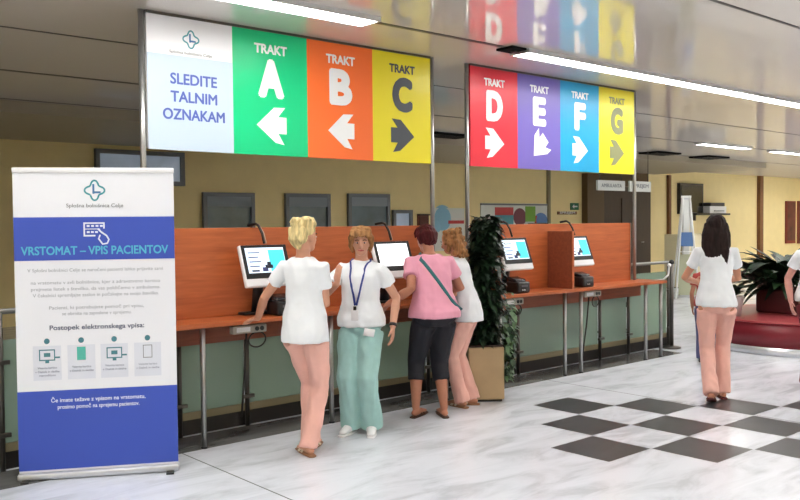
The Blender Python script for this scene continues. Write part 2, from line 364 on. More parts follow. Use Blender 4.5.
# ------------------------------------------------------------------ hanging signs
YS = 6.045
ARW = [(-.50, -.02), (.08, .50), (.46, .52), (.22, .24), (.5, .24), (.5, -.24), (.22, -.24), (.42, -.55), (.12, -.5)]
def sign(x0, panels, label):
    zb, zt = 2.25, ZC - .005
    pw = .7225; n = len(panels); W = pw * n
    o = thing('hanging_sign', label, 'sign', (x0, YS, zb))
    H = zt - zb
    for i, (nm, col, letter, arrow, ink) in enumerate(panels):
        cx = pw * (i + .5)
        pn = boxo('sign_panel', (cx, 0, H / 2), (pw, .03, H), mat('sign_' + nm, col, .35, noise_amt=.02, noise_scale=2), o)
        y = -.0155
        bm = B()
        inkm = mat('ink_' + ink[0], ink[1], .5)
        if letter:
            text_into(bm, 'TRAKT', .105, cx, H - .155, y, width=.31, bold=.034)
            text_into(bm, letter, .40, cx, H - .395, y, width={'F': .165, 'E': .175}.get(letter, .205), bold=.06)
            obj('lettering', bm, inkm, pn)
            bm = B(); an = {'L': 0, 'R': PI, 'DL': PI / 4}[arrow]; sc = .29
            pts = []
            for a, b in ARW:
                if arrow == 'R': a = -a; q = (a, b)
                else: q = (a * math.cos(an) - b * math.sin(an), a * math.sin(an) + b * math.cos(an))
                pts.append((cx + q[0] * sc, H - .775 + q[1] * sc))
            add_poly(bm, pts, y - .002, y)
            bm.normal_update(); bmesh.ops.triangulate(bm, faces=bm.faces)
            obj('arrow', bm, inkm, pn)
        else:
            boxo('lower_field', (cx, y - .001, .36), (pw, .002, .72), mat('sign_pale_blue', (190, 207, 226), .35), pn)
            for k, t in enumerate(('SLEDITE', 'TALNIM', 'OZNAKAM')):
                bm = B(); text_into(bm, t, .115, cx + .02, .545 - k * .135, y - .003, width=(.39, .39, .52)[k], bold=.022)
                obj('lettering', bm, mat('ink_blue', (82, 100, 178), .5), pn)
            emblem(pn, cx, H - .17, y, .065)
            bm = B(); text_into(bm, 'Splošna bolnišnica Celje', .03, cx, H - .28, y, width=.36); obj('caption', bm, M_gry, pn)
    boxo('top_rail', (W / 2, 0, H + .0), (W, .05, .03), M_dsteel, o)
    for x in (-.035, W + .03): tubeo('pole', [(x, 0, -zb + .9435), (x, 0, ZC - zb - .002)], .022, M_steel, o)
    return o
def emblem(parent, cx, cz, y, r):
    """rounded outline cross with a small tick-like inner cross"""
    bm = B()
    lobes = []
    N = 64
    for k in range(N):
        a = 2 * PI * k / N
        rr = r * (.84 + .19 * math.cos(4 * a))
        lobes.append((cx + rr * math.cos(a), cz + rr * math.sin(a)))
    for k in range(N):
        p0, p1 = V((lobes[k][0], 0, lobes[k][1])), V((lobes[(k + 1) % N][0], 0, lobes[(k + 1) % N][1]))
        t = (p1 - p0).normalized(); nn = V((t.z, 0, -t.x)) * r * .09
        vs = [bm.verts.new(q + V((0, y - .002, 0))) for q in (p0 - nn, p1 - nn, p1 + nn, p0 + nn)]
        bm.faces.new(vs)
    obj('emblem', bm, mat('emblem_teal', (60, 150, 160), .5), parent)
    bm = B()
    add_box(bm, (cx - r * .12, y - .002, cz + r * .15), (r * .2, .002, r * 1.0)); add_box(bm, (cx + r * .22, y - .0025, cz - r * .2), (r * .8, .002, r * .2))
    obj('emblem_stroke', bm, mat('emblem_blue', (70, 120, 170), .5), parent)
WHT = ('white', (240, 242, 244)); DGR = ('dark_grey', (74, 80, 88)); OGR = ('olive_grey', (136, 140, 100))
sign(2.785, [('white', (240, 240, 244), None, None, WHT), ('green', (0, 200, 132), 'A', 'L', WHT), ('orange', (250, 116, 48), 'B', 'L', WHT), ('yellow', (240, 226, 40), 'C', 'R', DGR)],
     'wide hanging sign with white, green A, orange B and yellow C panels')
sign(6.225, [('red', (226, 42, 62), 'D', 'R', WHT), ('purple', (112, 98, 182), 'E', 'DL', WHT), ('cyan', (8, 160, 212), 'F', 'R', WHT), ('lemon', (232, 220, 36), 'G', 'R', OGR)],
     'wide hanging sign with red D, purple E, cyan F and yellow G panels')

# ------------------------------------------------------------------ counters, partitions, glass
def table(x0, x1, label, legs, fins=()):
    o = thing('counter_table', label, 'counter', ((x0 + x1) / 2, 5.93, 0))
    L_ = x1 - x0; cx = (x0 + x1) / 2
    boxo('tabletop', (0, -.01, .925), (L_, .4, .035), M_wood, o, bev=.006)
    boxo('apron', (0, .17, .82), (L_ - .02, .025, .172), M_woodd, o)
    for (lx, ly) in legs:
        l = tubeo('leg', [(lx - cx, ly - 5.93, .012), (lx - cx, ly - 5.93, .908)], .02, M_steel, o)
        bm = B(); add_tube(bm, [(lx - cx, ly - 5.93, 0.0), (lx - cx, ly - 5.93, .014)], .026, 12); obj('foot', bm, M_black, l, True)
    return o
t1 = table(2.4, 5.78, 'left orange wood counter on steel legs where three women stand', [(2.62, 5.76), (3.06, 5.76), (4.25, 5.76), (5.6, 5.76)])
t2 = table(6.16, 9.36, 'right orange wood counter on steel legs behind the planter', [(6.35, 5.76), (7.42, 5.78), (7.68, 5.76), (8.95, 5.76), (9.28, 5.76)])
def screen_wall(x0, x1, label):
    o = thing('wooden_screen', label, 'partition', ((x0 + x1) / 2, 6.1, .943))
    L_ = x1 - x0
    boxo('board', (0, 0, .355), (L_, .03, .71), M_wood, o, bev=.003)
    for sx in (-1, 1): boxo('edge_strip', (sx * (L_ / 2 + .006), 0, .355), (.012, .036, .71), M_steel, o)
    return o
screen_wall(2.83, 5.72, 'left orange wood screen standing on the counter, below the A B C sign')
screen_wall(6.24, 9.12, 'right orange wood screen standing on the counter, below the D E F G sign')
o = thing('privacy_fin', 'dark brown upright wood divider between the two right kiosks', 'divider', (7.5, 5.9, .943))
boxo('fin_board', (0, 0, .315), (.03, .34, .63), M_woodd, o, bev=.003); boxo('fin_edge', (0, -.172, .315), (.034, .006, .63), M_wood, o)

# glass partition in panes between slim posts
glass_posts = [.4, 1.75, 3.07, 3.68, 5.75, 6.2, 7.1, 8.6, 9.2, 10.12]
part = thing('glass_partition', 'long low frosted green glass partition with slim posts behind the counters', 'partition', (5.2, 6.2, 0))
for i in range(len(glass_posts)):
    x = glass_posts[i] - 5.2
    h = 1.1 if glass_posts[i] < 2.5 or glass_posts[i] > 9.1 else .9
    pz = tubeo('post', [(x, -.03, 0), (x, -.03, h)], .02, M_dsteel, part)
    bm = B()
    for zz in (.25, .75): add_box(bm, (x, -.05, zz), (.11, .03, .03), bev=.006)
    obj('clamp', bm, M_dsteel, pz)
    if i:
        x_ = glass_posts[i - 1] - 5.2; hh = .9 if 2.5 < glass_posts[i] < 9.25 else 1.0
        boxo('pane', ((x + x_) / 2, 0, (.14 + hh) / 2), (x - x_ - .03, .012, hh - .14), M_glass, part)
boxo('kickboard', (.06, .02, .06), (9.85, .03, .12), M_blk2, part)
boxo('tan_glass_band', (.06, .0, .155), (9.7, .03, .06), mat('tan_band', (134, 124, 94), .5), part)  # tan band added for the yellowish tone showing in the glass
M_rail = mat('grey_handrail', (150, 150, 148), .35, .5)
bm = B(); add_tube(bm, [(-4.8, -.03, 1.1), (-3.1, -.03, 1.1), (-2.7, -.03, 1.1)], .02, round_ends=True); obj('handrail', bm, M_rail, part, True)
bm = B(); add_tube(bm, [(3.98, -.03, 1.125), (4.9, -.03, 1.125), (4.95, -.03, 1.12), (4.98, -.03, 1.09)], .02, round_ends=True); obj('handrail', bm, M_rail, part, True)
# low dark counter block behind partition at the left edge of frame and office pieces seen through the glass
o = thing('handrail_end', 'pale curved rail end joining counter to the barrier posts', 'rail', (9.4, 5.93, .925))
bm = B(); add_tube(bm, [(-.03, 0, 0), (.25, .02, .0), (.42, .06, .05), (.55, .12, .16)], .014, round_ends=True); obj('rail', bm, M_rail, o, True)
bm = B(); add_ball(bm, (.55, .12, .17), .024); obj('end_knob', bm, M_white, o, True)
q = on_z(679, 344, 0)
o = thing('barrier_post', 'dark steel barrier post at right end of counter', 'post', (10.02, 6.06, 0))
bm = B(); add_tube(bm, [(0, 0, .03), (0, 0, 1.12)], .026); obj('shaft', bm, M_dsteel, o, True)
bm = B(); add_tube(bm, [(0, 0, 0), (0, 0, .02), (0, 0, .035)], [.12, .12, .05], 20); obj('base_plate', bm, M_dsteel, o, True)
bm = B(); add_ball(bm, (0, 0, 1.13), .035); obj('knob', bm, M_black, o, True)
o = thing('ball', 'pale blue round ball on the floor behind the right glass panes', 'ball', (7.95, 6.55, 0))
bm = B(); add_ball(bm, (0, 0, .15), .15, n=24); obj('shell', bm, mat('ball_blue', (90, 110, 168), .4), o, True)
bm = B(); add_tube(bm, [(0, -.146, .17), (0, -.156, .17)], .015); obj('valve', bm, M_white, o)
def office_chair(x, y, rz, label):
    o = thing('office_chair', label, 'chair', (x, y, 0), rz)
    bm = B(); add_box(bm, (0, 0, .47), (.46, .46, .08), bev=.03); obj('seat', bm, M_black, o, True)
    bm = B(); add_box(bm, (0, .24, .95), (.44, .07, .62), rot=Matrix.Rotation(rad(-8), 3, 'X'), bev=.03); obj('backrest', bm, M_black, o, True)
    bm = B(); add_tube(bm, [(0, .2, .45), (0, .27, .55), (0, .25, .8)], .02); obj('back_bracket', bm, M_dsteel, o, True)
    tubeo('column', [(0, 0, .08), (0, 0, .45)], .025, M_dsteel, o)
    bm = B()
    for k in range(5):
        a = 2 * PI * k / 5; add_tube(bm, [(0, 0, .1), (.27 * math.cos(a), .27 * math.sin(a), .06)], [.022, .014])
    obj('base', bm, M_dsteel, o)
    for k in range(5):
        a = 2 * PI * k / 5; bm = B(); add_ball(bm, (.27 * math.cos(a), .27 * math.sin(a), .03), .03, n=10); obj('caster', bm, M_black, o, True)
office_chair(10.6, 7.3, .6, 'black office chair behind the right end of the glass partition')
office_chair(8.45, 7.1, 2.4, 'black office chair seen through glass below the right kiosk')
o = thing('office_desk', 'low dark desk on the staff side behind the right glass panes', 'desk', (8.9, 8.0, 0))
boxo('desktop', (0, 0, .73), (2.6, .7, .04), M_woodd, o)
for sx in (-1, 1): boxo('side_panel', (sx * 1.25, 0, .355), (.04, .66, .71), M_woodd, o)
boxo('modesty_panel', (0, -.25, .4), (2.44, .03, .6), M_woodd, o)

# ------------------------------------------------------------------ kiosks
def emis(name, col, st): return mat(name, col, .3, emit=st)
E_pale = emis('screen_pale', (214, 230, 246), .5); E_cyan = emis('screen_cyan', (70, 196, 226), .45); E_wht = emis('screen_white', (252, 252, 255), .8); E_nav = emis('screen_navy', (52, 56, 96), .3); E_dk = emis('screen_dark', (24, 28, 40), .3)
M_cable = mat('black_cable', (34, 26, 24), .5); M_copper = mat('brown_cable', (120, 62, 44), .5)
def kiosk(x, label, blank=False, rz=0., y=5.95):
    o = thing('check_in_kiosk', label, 'kiosk', (x, y, .943), rz)
    T = Matrix.Rotation(rad(-20), 3, 'X')      # leans back
    W, Hh = .44, .35; c = V((0, -.06, .40))
    def P(v): return c + T @ V(v)
    bm = B(); add_box(bm, P((0, 0, 0)), (W, .045, Hh), T, bev=.012); hs = obj('housing', bm, M_white, o, True)
    boxo('bezel', P((.004, -.024, .03)), (W - .016, .008, Hh - .07), M_black, hs, T, .003)
    bm = B()
    y0 = -.0295
    def r_(x0, z0, x1, z1, mi, k=0): add_box(bm, P(((x0 + x1) / 2, y0 - k * .0008, (z0 + z1) / 2)), (x1 - x0, .001, z1 - z0), T, mi=mi)
    sx, z0, z1 = W / 2 - .04, -.085, .145
    if blank:
        r_(-sx, z0 + .02, sx, z1, 2)
    else:
        r_(-sx, z0 + .02, sx, z1, 0); r_(.03, z0 + .03, sx - .005, z1 - .02, 1, 1)
        for k in range(4): r_(-sx + .02, z1 - .045 - k * .038, -sx + .13 - .02 * (k % 2), z1 - .036 - k * .038, 3, 1)
        r_(-.02, -.03, .05, .0, 4, 2); r_(-.05, -.055, .0, -.02, 3, 2); r_(.0, 0.0, .035, .025, 4, 3); r_(-sx + .03, -.055, -sx + .1, -.04, 4, 2)
    obj('screen', bm, [E_pale, E_cyan, E_wht, E_nav, E_dk], hs)
    bm = B(); add_box(bm, (0, .07, .012), (.3, .12, .024), bev=.008); obj('base', bm, M_black, o, True)
    bm = B(); add_tube(bm, [(0, .07, .02), (0, .06, .2), (0, .0, .36)], [(.06, .03), (.05, .025), (.05, .03)]); obj('stand', bm, M_black, o, True)
    bm = B(); add_tube(bm, [(.03, .0, .58), (.03, .03, .66), (.025, .07, .72), (.02, .11, .74), (-.02, .17, .727)], .011, 8); obj('cable', bm, M_cable, o, True)
    bm = B(); add_tube(bm, [(.06, .02, .58), (.055, .05, .66), (.04, .1, .735), (.0, .165, .724)], .008, 8); obj('cable', bm, mat('pale_cable', (200, 170, 150), .5), o, True)
    return o
def printer(x, y, label, rz=0.):
    o = thing('ticket_printer', label, 'printer', (x, y, .943), rz)
    bm = B(); add_box(bm, (0, 0, .06), (.19, .18, .12), bev=.02); obj('body', bm, M_black, o, True)
    bm = B(); add_box(bm, (0, .02, .13), (.16, .13, .05), rot=Matrix.Rotation(rad(14), 3, 'X'), bev=.015); obj('lid', bm, mat('printer_grey', (44, 44, 48), .25), o, True)
    boxo('slot', (0, -.091, .075), (.1, .006, .02), mat('slot_grey', (90, 92, 98), .3), o)
    bm = B()
    for k in (-.03, .0): add_tube(bm, [(k, -.089, .035), (k, -.096, .035)], .008)
    obj('button', bm, M_alu, o)
kiosk(3.70, 'kiosk screen at far left beside the blonde woman with raised hair')
kiosk(5.06, 'kiosk with blank white screen behind the woman wearing a lanyard', True)
kiosk(6.73, 'kiosk screen right of the tall climbing plant')
kiosk(7.79, 'kiosk screen at far right of the counter, past the brown divider')
printer(3.82, 5.84, 'black ticket printer under the far left kiosk screen'); printer(6.72, 5.84, 'black ticket printer under the kiosk beside the plant'); printer(7.82, 5.84, 'black ticket printer under the far right kiosk')
def socket_box(x, label):
    o = thing('socket_box', label, 'socket box', (x, 5.77, .835))
    boxo('case', (0, 0, .03), (.3, .06, .062), mat('socket_grey', (150, 144, 134), .45), o, bev=.006)
    bm = B()
    for k in (.06, .105): add_tube(bm, [(k, -.029, .03), (k, -.035, .03)], .018, 14)
    obj('socket', bm, M_black, o)
    bm = B(); add_box(bm, (-.06, -.031, .03), (.12, .004, .035)); obj('plate', bm, M_alu, o)
    bm = B(); pts = [V((.08, -.0, .0)) + V((.09 * math.sin(a), .02 * math.sin(a), -.06 + .06 * math.cos(a))) for a in [k * PI / 8 for k in range(17)]]
    add_tube(bm, pts, .006, 8); obj('cable', bm, M_cable, o, True)
    bm = B(); add_tube(bm, [(.0, .03, .0), (.0, .06, -.3), (.0, .12, -.68)], .008, 8); obj('cable', bm, M_cable, o, True)
socket_box(3.46, 'grey socket box under counter edge below far left kiosk'); socket_box(6.545, 'grey socket box under counter edge beside the planter'); socket_box(7.88, 'grey socket box under counter edge below far right kiosk')

# ------------------------------------------------------------------ roll-up banner
a = V((1.7503, 5.8703)); b = V((2.6516, 5.3721)); mid = (a + b) / 2 + (b - a).normalized() * .01
BW = (b - a).length - .012; BH = 1.985
ban = thing('roll_up_banner', 'white and blue roll up banner on silver base at left', 'banner', (mid.x, mid.y, 0), math.atan2(b.y - a.y, b.x - a.x))
ban.scale = (1, 1, 1.038)
bb = B()
M_bw = mat('banner_white', (236, 238, 244), .5); M_bb = mat('banner_blue', (58, 84, 186), .45)
zs = [(.06, .567, 1), (.567, 1.40, 0), (1.40, 1.675, 1), (1.675, BH - .03, 0)]
boxo('sheet', (0, 0, (BH + .03) / 2), (BW, .006, BH - .03), M_bw, ban)
for z0, z1, k in zs:
    if k: boxo('blue_field', (0, -.0045, (z0 + z1) / 2), (BW, .003, z1 - z0), M_bb, ban)
bm = B(); add_box(bm, (0, 0, .026), (BW + .012, .09, .044), bev=.012); bs = obj('base', bm, M_alu, ban, True)
for sx in (-1, 1): boxo('foot', (sx * BW * .45, 0, .006), (.05, .2, .012), M_black, bs)
bm = B(); add_box(bm, (0, 0, BH - .012), (BW + .006, .022, .034), bev=.006); obj('top_rail', bm, M_white, ban, True)
tubeo('support_pole', [(0, .03, .05), (0, .02, BH - .02)], .012, M_alu, ban)
y = -.0032
emblem(ban, 0, 1.845, y, .062)
bm = B(); text_into(bm, 'Splošna bolnišnica Celje', .034, 0, 1.745, y, width=.36); obj('caption', bm, M_gry, ban)
yb = -.0062
bm = B(); text_into(bm, 'VRSTOMAT – VPIS PACIENTOV', .075, 0, 1.462, yb, width=.93, bold=.02); obj('title', bm, mat('title_cyan', (86, 186, 214), .5), ban)
M_ink = mat('ink_banner', (232, 238, 250), .5)
bm = B()      # card and pointing hand pictogram
for (x0, z0, x1, z1) in ((-.075, 1.63, .06, 1.64), (-.075, 1.55, -.065, 1.64), (.05, 1.60, .06, 1.64), (-.075, 1.55, .0, 1.56), (-.075, 1.595, .03, 1.60)):
    add_box(bm, ((x0 + x1) / 2, yb - .001, (z0 + z1) / 2), (x1 - x0, .002, z1 - z0))
for k in range(4): add_box(bm, (-.045 + k * .028, yb - .001, 1.617), (.018, .002, .012))
for k in range(3): add_box(bm, (-.045 + k * .026, yb - .001, 1.578), (.018, .002, .012))
add_tube(bm, [(.015, yb - .002, 1.6), (.04, yb - .002, 1.575), (.07, yb - .002, 1.555), (.085, yb - .002, 1.53), (.075, yb - .002, 1.505), (.045, yb - .002, 1.5), (.02, yb - .002, 1.535), (.03, yb - .002, 1.56)], .0055, 6)
obj('pictogram', bm, M_ink, ban)
bm = B()
def line(t, z, w, sz=.03, bold=0., x=0): text_into(bm, t, sz, x, z, y, width=w, bold=bold)
line('V Splošni bolnišnici Celje se naročeni pacienti lahko prijavite sami', 1.335, .86)
line('na vrstomatu v avli bolnišnice, kjer z zdravstveno kartico', 1.255, .82); line('prejmete listek s številko, da vas pokličemo v ambulanto.', 1.215, .82); line('V čakalnici spremljajte zaslon in počakajte na svojo številko.', 1.175, .8)
line('Pacienti, ki potrebujete pomoč pri vpisu,', 1.095, .6); line('se obrnite na zaposlene v sprejemu.', 1.055, .44)
obj('small_print', bm, mat('ink_pale_grey', (168, 172, 180), .5), ban)
bm = B(); line('Postopek elektronskega vpisa:', .965, .6, .042, .02); obj('heading', bm, mat('ink_slate', (96, 104, 128), .5), ban)
M_fld = mat('pale_step_field', (222, 226, 236), .5); M_tl = mat('icon_teal', (84, 184, 168), .5); M_tld = mat('icon_dark_teal', (70, 128, 140), .5)
for k, cx in enumerate((-.32, -.105, .105, .32)):
    f = boxo('step_field', (cx, y - .0005, .745), (.175, .001, .22), M_fld, ban)
    bm = B(); add_tube(bm, [(cx, y, .885), (cx, y - .002, .885)], .018, 16); obj('step_number', bm, M_tld, f)
    bm = B()
    if k in (0, 2):
        for (x0, z0, x1, z1) in ((-.05, .825, .05, .832), (-.05, .76, .05, .767), (-.05, .76, -.043, .832), (.043, .76, .05, .832), (-.012, .745, .012, .76), (.05, .775, .08, .785), (-.02, .785, .02, .81)):
            add_box(bm, (cx + (x0 + x1) / 2, y - .0015, (z0 + z1) / 2), (x1 - x0, .001, z1 - z0))
        obj('icon', bm, M_tld, f)
    elif k == 1:
        add_box(bm, (cx, y - .0015, .80), (.055, .001, .085)); obj('icon', bm, M_tl, f)
    else:
        for (x0, z0, x1, z1) in ((-.03, .835, .03, .839), (-.03, .755, .03, .759), (-.03, .755, -.026, .839), (.026, .755, .03, .839)):
            add_box(bm, (cx + (x0 + x1) / 2, y - .0015, (z0 + z1) / 2), (x1 - x0, .001, z1 - z0))
        obj('icon', bm, M_gry, f)
    bm = B()
    for j, t in enumerate(('Vstavite kartico', 'v čitalnik in sledite', 'navodilom')[:3 if k == 0 else 2]): text_into(bm, t, .019, cx, .715 - j * .024, y - .001, width=(.12, .15, .1)[j])
    obj('step_text', bm, mat('ink_step', (128, 134, 158), .5), f)
bm = B(); text_into(bm, 'Če imate težave z vpisom na vrstomatu,', .036, 0, .505, yb, width=.6, bold=.012); text_into(bm, 'prosimo pomoč na sprejemu pacientov.', .036, 0, .458, yb, width=.52, bold=.012); obj('footer', bm, M_ink, ban)

# ------------------------------------------------------------------ planter with climbing plant
pl = on_z(481, 403, 0)
leafm = [mat('leaf_dark', (20, 38, 24), .45, noise_amt=.3, noise_scale=9), mat('leaf_mid', (34, 60, 36), .45, noise_amt=.3, noise_scale=9), mat('leaf_pale', (92, 122, 84), .45, noise_amt=.25, noise_scale=9)]
def leaf(bm, base, d, up, L_, W_, droop=.3, fold=.15, seg=5, mi=0):
    d = d.normalized(); side = d.cross(up)
    if side.length < 1e-3: side = V((1, 0, 0))
    side.normalize(); up = side.cross(d).normalized()
    prev = None
    for k in range(seg + 1):
        t = k / seg
        w = W_ * (math.sin(PI * (t ** .75)) * .98 + .02) / 2
        c = base + d * (L_ * t) - V((0, 0, 1)) * (droop * L_ * t * t) 
        l_ = c - side * w + up * (w * fold * 2); r_ = c + side * w + up * (w * fold * 2)
        cur = (bm.verts.new(l_), bm.verts.new(c), bm.verts.new(r_))
        if prev:
            for f in (bm.faces.new((prev[0], prev[1], cur[1], cur[0])), bm.faces.new((prev[1], prev[2], cur[2], cur[1]))): f.material_index = mi
        prev = cur
rnd = random.Random(11)
o = thing('potted_climber', 'tall dark climbing plant in square tan planter between counters', 'plant', (pl.x + .17, pl.y + .13, 0), rad(-36))
PR = o.rotation_euler.z
bm = B(); M_tan = mat('tan_planter', (176, 150, 112), .55, noise_amt=.06, noise_scale=6)
add_box(bm, (0, 0, .265), (.34, .34, .49), bev=.01)
pot = obj('planter', bm, M_tan, o)
boxo('soil', (0, 0, .521), (.33, .33, .012), mat('soil', (50, 36, 28), .9, noise_amt=.3, noise_scale=40), pot); boxo('plinth', (0, 0, .01), (.3, .3, .02), M_black, pot)
bm = B(); add_tube(bm, [(0, 0, .5), (.01, 0, 1.0), (0, .01, 1.68)], [.035, .03, .022], 10); obj('moss_pole', bm, mat('moss_brown', (58, 46, 30), .9, bump=.6, noise_scale=60), o, True)
bm = B()
for k in range(1500):
    z = .52 + 1.2 * rnd.random() ** .9; a = rnd.random() * 2 * PI
    R_ = (.085 - .045 * abs((z - 1.1) / .7) ** 2) * (.5 + .7 * rnd.random()) + .02
    c = V((R_ * math.cos(a) + .03 * min(1, (z - .5) * 3), R_ * math.sin(a), z)); d = V((math.cos(a + rnd.uniform(-.6, .6)), math.sin(a + rnd.uniform(-.6, .6)), rnd.uniform(-.5, .6)))
    leaf(bm, c, d, V((0, 0, 1)), rnd.uniform(.06, .125), rnd.uniform(.045, .075), rnd.uniform(.1, .6), mi=0 if rnd.random() < .72 else 1)
for k in range(420):                       # dense inner leaves round the moss pole
    z = .54 + 1.1 * rnd.random(); a = rnd.random() * 2 * PI; r_ = rnd.uniform(.02, .075)
    leaf(bm, V((r_ * math.cos(a), r_ * math.sin(a), z)), V((math.cos(a + 1.4), math.sin(a + 1.4), rnd.uniform(-.4, .9))), V((math.cos(a), math.sin(a), .2)), rnd.uniform(.08, .13), rnd.uniform(.06, .09), .2, mi=0)
# ivy trailing down the right face of the planter (towards local +X / camera right)
for s_ in range(16):
    ang = rnd.uniform(-.9, .5)
    x_, y_ = .2 + rnd.uniform(-.02, .06), rnd.uniform(-.2, .14)
    z0 = rnd.uniform(.55, 1.0); z1 = rnd.uniform(.06, .3); n_ = int((z0 - z1) / .045)
    for k in range(n_):
        z = z0 - k * .045; xx = x_ + .02 * math.sin(k * .9 + s_) + (.03 if z > .55 else 0)
        leaf(bm, V((xx, y_ + .02 * math.cos(k + s_), z)), V((rnd.uniform(-.2, 1), rnd.uniform(-1, .4), rnd.uniform(-.9, .1))), V((0, 0, 1)), rnd.uniform(.05, .085), rnd.uniform(.04, .06), .4, mi=(1 if rnd.random() < .55 else 2) if rnd.random() < .8 else 0)
obj('foliage', bm, leafm, o, True, False)

# ------------------------------------------------------------------ round red bench with planter and plants
dd = ray(803, 345); dd.z = 0
bc = V((0, 0, 0)) + dd * 11.45
o = thing('round_bench', 'round dark red bench with steel kick ring at right', 'bench', (bc.x, bc.y, 0))
M_mar2 = mat('maroon_vinyl', (120, 22, 36), .4, noise_amt=.06, noise_scale=5); M_pink = mat('red_vinyl_reflection', (160, 66, 70), .35)  # seat paler than body: pinkish reflection put into its colour
bm = B(); add_tube(bm, [(0, 0, .1), (0, 0, .40)], 1.3, 64); obj('body', bm, M_mar2, o, True)
bm = B(); add_tube(bm, [(0, 0, .392), (0, 0, .40), (0, 0, .415), (0, 0, .42)], [1.30, 1.315, 1.31, 1.28], 64); obj('seat', bm, M_pink, o, False)
bm = B(); add_tube(bm, [(0, 0, 0), (0, 0, .1)], 1.31, 64); obj('kick_ring', bm, M_kick, o, True)
po = thing('planter_box', 'dark red planter with broad dark leaves on the round bench', 'plant', (bc.x + .0, bc.y + .2, .42))
bm = B(); add_box(bm, (0, 0, .16), (.62, .62, .32), bev=.03); obj('pot', bm, mat('maroon_pot', (80, 28, 30), .45), po, True)
boxo('soil', (0, 0, .315), (.55, .55, .03), MATS['soil'], po)
bm = B(); rnd = random.Random(5)
for k in range(230):
    a = rnd.random() * 2 * PI; r_ = rnd.uniform(0, .55)
    d = V((math.cos(a), math.sin(a), rnd.uniform(.1, 1.1)))
    base = V((r_ * .9 * math.cos(a), r_ * .9 * math.sin(a), .33 + rnd.uniform(0, .3)))
    leaf(bm, base, d, V((0, 0, 1)), rnd.uniform(.35, .62), rnd.uniform(.1, .2), rnd.uniform(.1, .8), mi=0 if rnd.random() < .7 else 1)
for a, e_ in ((2.6, .75), (-.9, .7), (2.2, 1.0), (.1, .8)):
    leaf(bm, V((-.15, 0, .5)), V((math.cos(a), math.sin(a), e_)), V((0, 0, 1)), .9, .16, .35, mi=0)
obj('foliage', bm, leafm, po, True, False)
bm = B()
for k in range(9):
    a = k * .7; add_tube(bm, [(.15 * math.cos(a), .15 * math.sin(a), .31), (.25 * math.cos(a), .3 * math.sin(a), .72)], [.012, .006], 6)
obj('stems', bm, leafm[1], po)
o = thing('flower_pot', 'small pale pot beside the maroon planter on the round bench', 'pot', (bc.x - .95, bc.y + .5, .42))
bm = B(); add_tube(bm, [(0, 0, 0), (0, 0, .24), (0, 0, .26)], [.1, .14, .145], 20); obj('pot', bm, mat('pale_pot', (190, 184, 182), .5), o, True)
bm = B()
for k in range(26):
    a = rnd.random() * 2 * PI; leaf(bm, V((0, 0, .24)), V((math.cos(a), math.sin(a), rnd.uniform(.4, 2))), V((0, 0, 1)), rnd.uniform(.25, .45), .09, .4, mi=k % 2)
obj('foliage', bm, leafm, o, True, False)

# ------------------------------------------------------------------ leaflet stand, cabinet and printer shelf on the right
st = on_z(686, 298, 0)
o = thing('leaflet_stand', 'tall white A-frame leaflet stand by the cream wall', 'stand', (st.x, st.y, 0), rad(-50))
hh = 2.18
M_wh = mat('white_paint', (232, 234, 232), .45)
bm = B()
for sx in (-1, 1): add_tube(bm, [(sx * .24, -.2, 0), (sx * .07, -.02, hh)], .022, 8)
obj('front_frame', bm, M_wh, o)
bm = B()
for sx in (-1, 1): add_tube(bm, [(sx * .24, .3, 0), (sx * .07, .02, hh)], .022, 8)
obj('rear_frame', bm, M_wh, o)
def tz(z): return -.2 + .18 * z / hh
for z0, z1, mm in ((1.12, 1.42, M_blu), (.08, .95, mat('pale_green_print', (186, 190, 160), .5))):
    zc = (z0 + z1) / 2; w = 2 * (.24 - .17 * zc / hh) - .03
    boxo('poster', (0, tz(zc) - .0, zc), (w, .02, z1 - z0), mm, o, Matrix.Rotation(-math.atan(.18 / hh), 3, 'X'))
boxo('shelf', (0, -.1, 1.0), (.34, .16, .02), M_wh, o); boxo('cap', (0, 0, hh), (.2, .08, .05), M_wh, o)
o = thing('display_column', 'white upright display column touching the leaflet stand', 'column', (st.x + .42, st.y + .25, 0), rad(-50))
bm = B(); add_box(bm, (0, 0, 1.09), (.14, .14, 2.1), bev=.01); obj('shaft', bm, M_wh, o)
boxo('base', (0, 0, .02), (.3, .3, .04), M_alu, o); boxo('top_cap', (0, 0, 2.15), (.17, .17, .03), M_alu, o)
cbx = on_y(706, 250, 11.2)
o = thing('low_cabinet', 'beige low cabinet behind the leaflet stand', 'cabinet', (cbx.x - .1, 11.4, 0))
M_bei = mat('beige_laminate', (206, 196, 160), .5); boxo('body', (0, 0, .68), (2.2, .5, 1.3), M_bei, o); boxo('plinth', (0, 0, .02), (2.1, .44, .04), M_black, o)
for sx in (-1, 1):
    d_ = boxo('door', (sx * .54, -.262, .68), (1.04, .02, 1.22), mat('beige_door', (214, 204, 170), .5), o)
    tubeo('handle', [(sx * .1, -.285, .6), (sx * .1, -.285, .8)], .012, M_steel, d_, 8)
q0 = on_y(700, 213, 14.7); q1 = on_y(722, 213, 14.7)
o = thing('wall_shelf', 'thin dark wall shelf behind the dark haired walking woman', 'shelf', ((q0.x + q1.x) / 2, 14.8, q0.z))
boxo('board', (0, 0, -.04), (2.2, .4, .06), M_black, o)
for sx in (-1, 1): boxo('bracket', (sx * .8, .1, -.16), (.05, .18, .18), M_dsteel, o)
o = thing('office_printer', 'white printer with dark lid on the thin wall shelf', 'printer', ((q0.x + q1.x) / 2 + .35, 14.8, q0.z - .01))
boxo('body', (0, 0, .12), (1.1, .34, .24), M_white, o, bev=.02); boxo('lid', (0, 0, .3), (.95, .3, .12), mat('lid_dark', (52, 52, 62), .4), o, bev=.02); boxo('tray', (0, -.19, .08), (.6, .06, .03), M_gry, o)

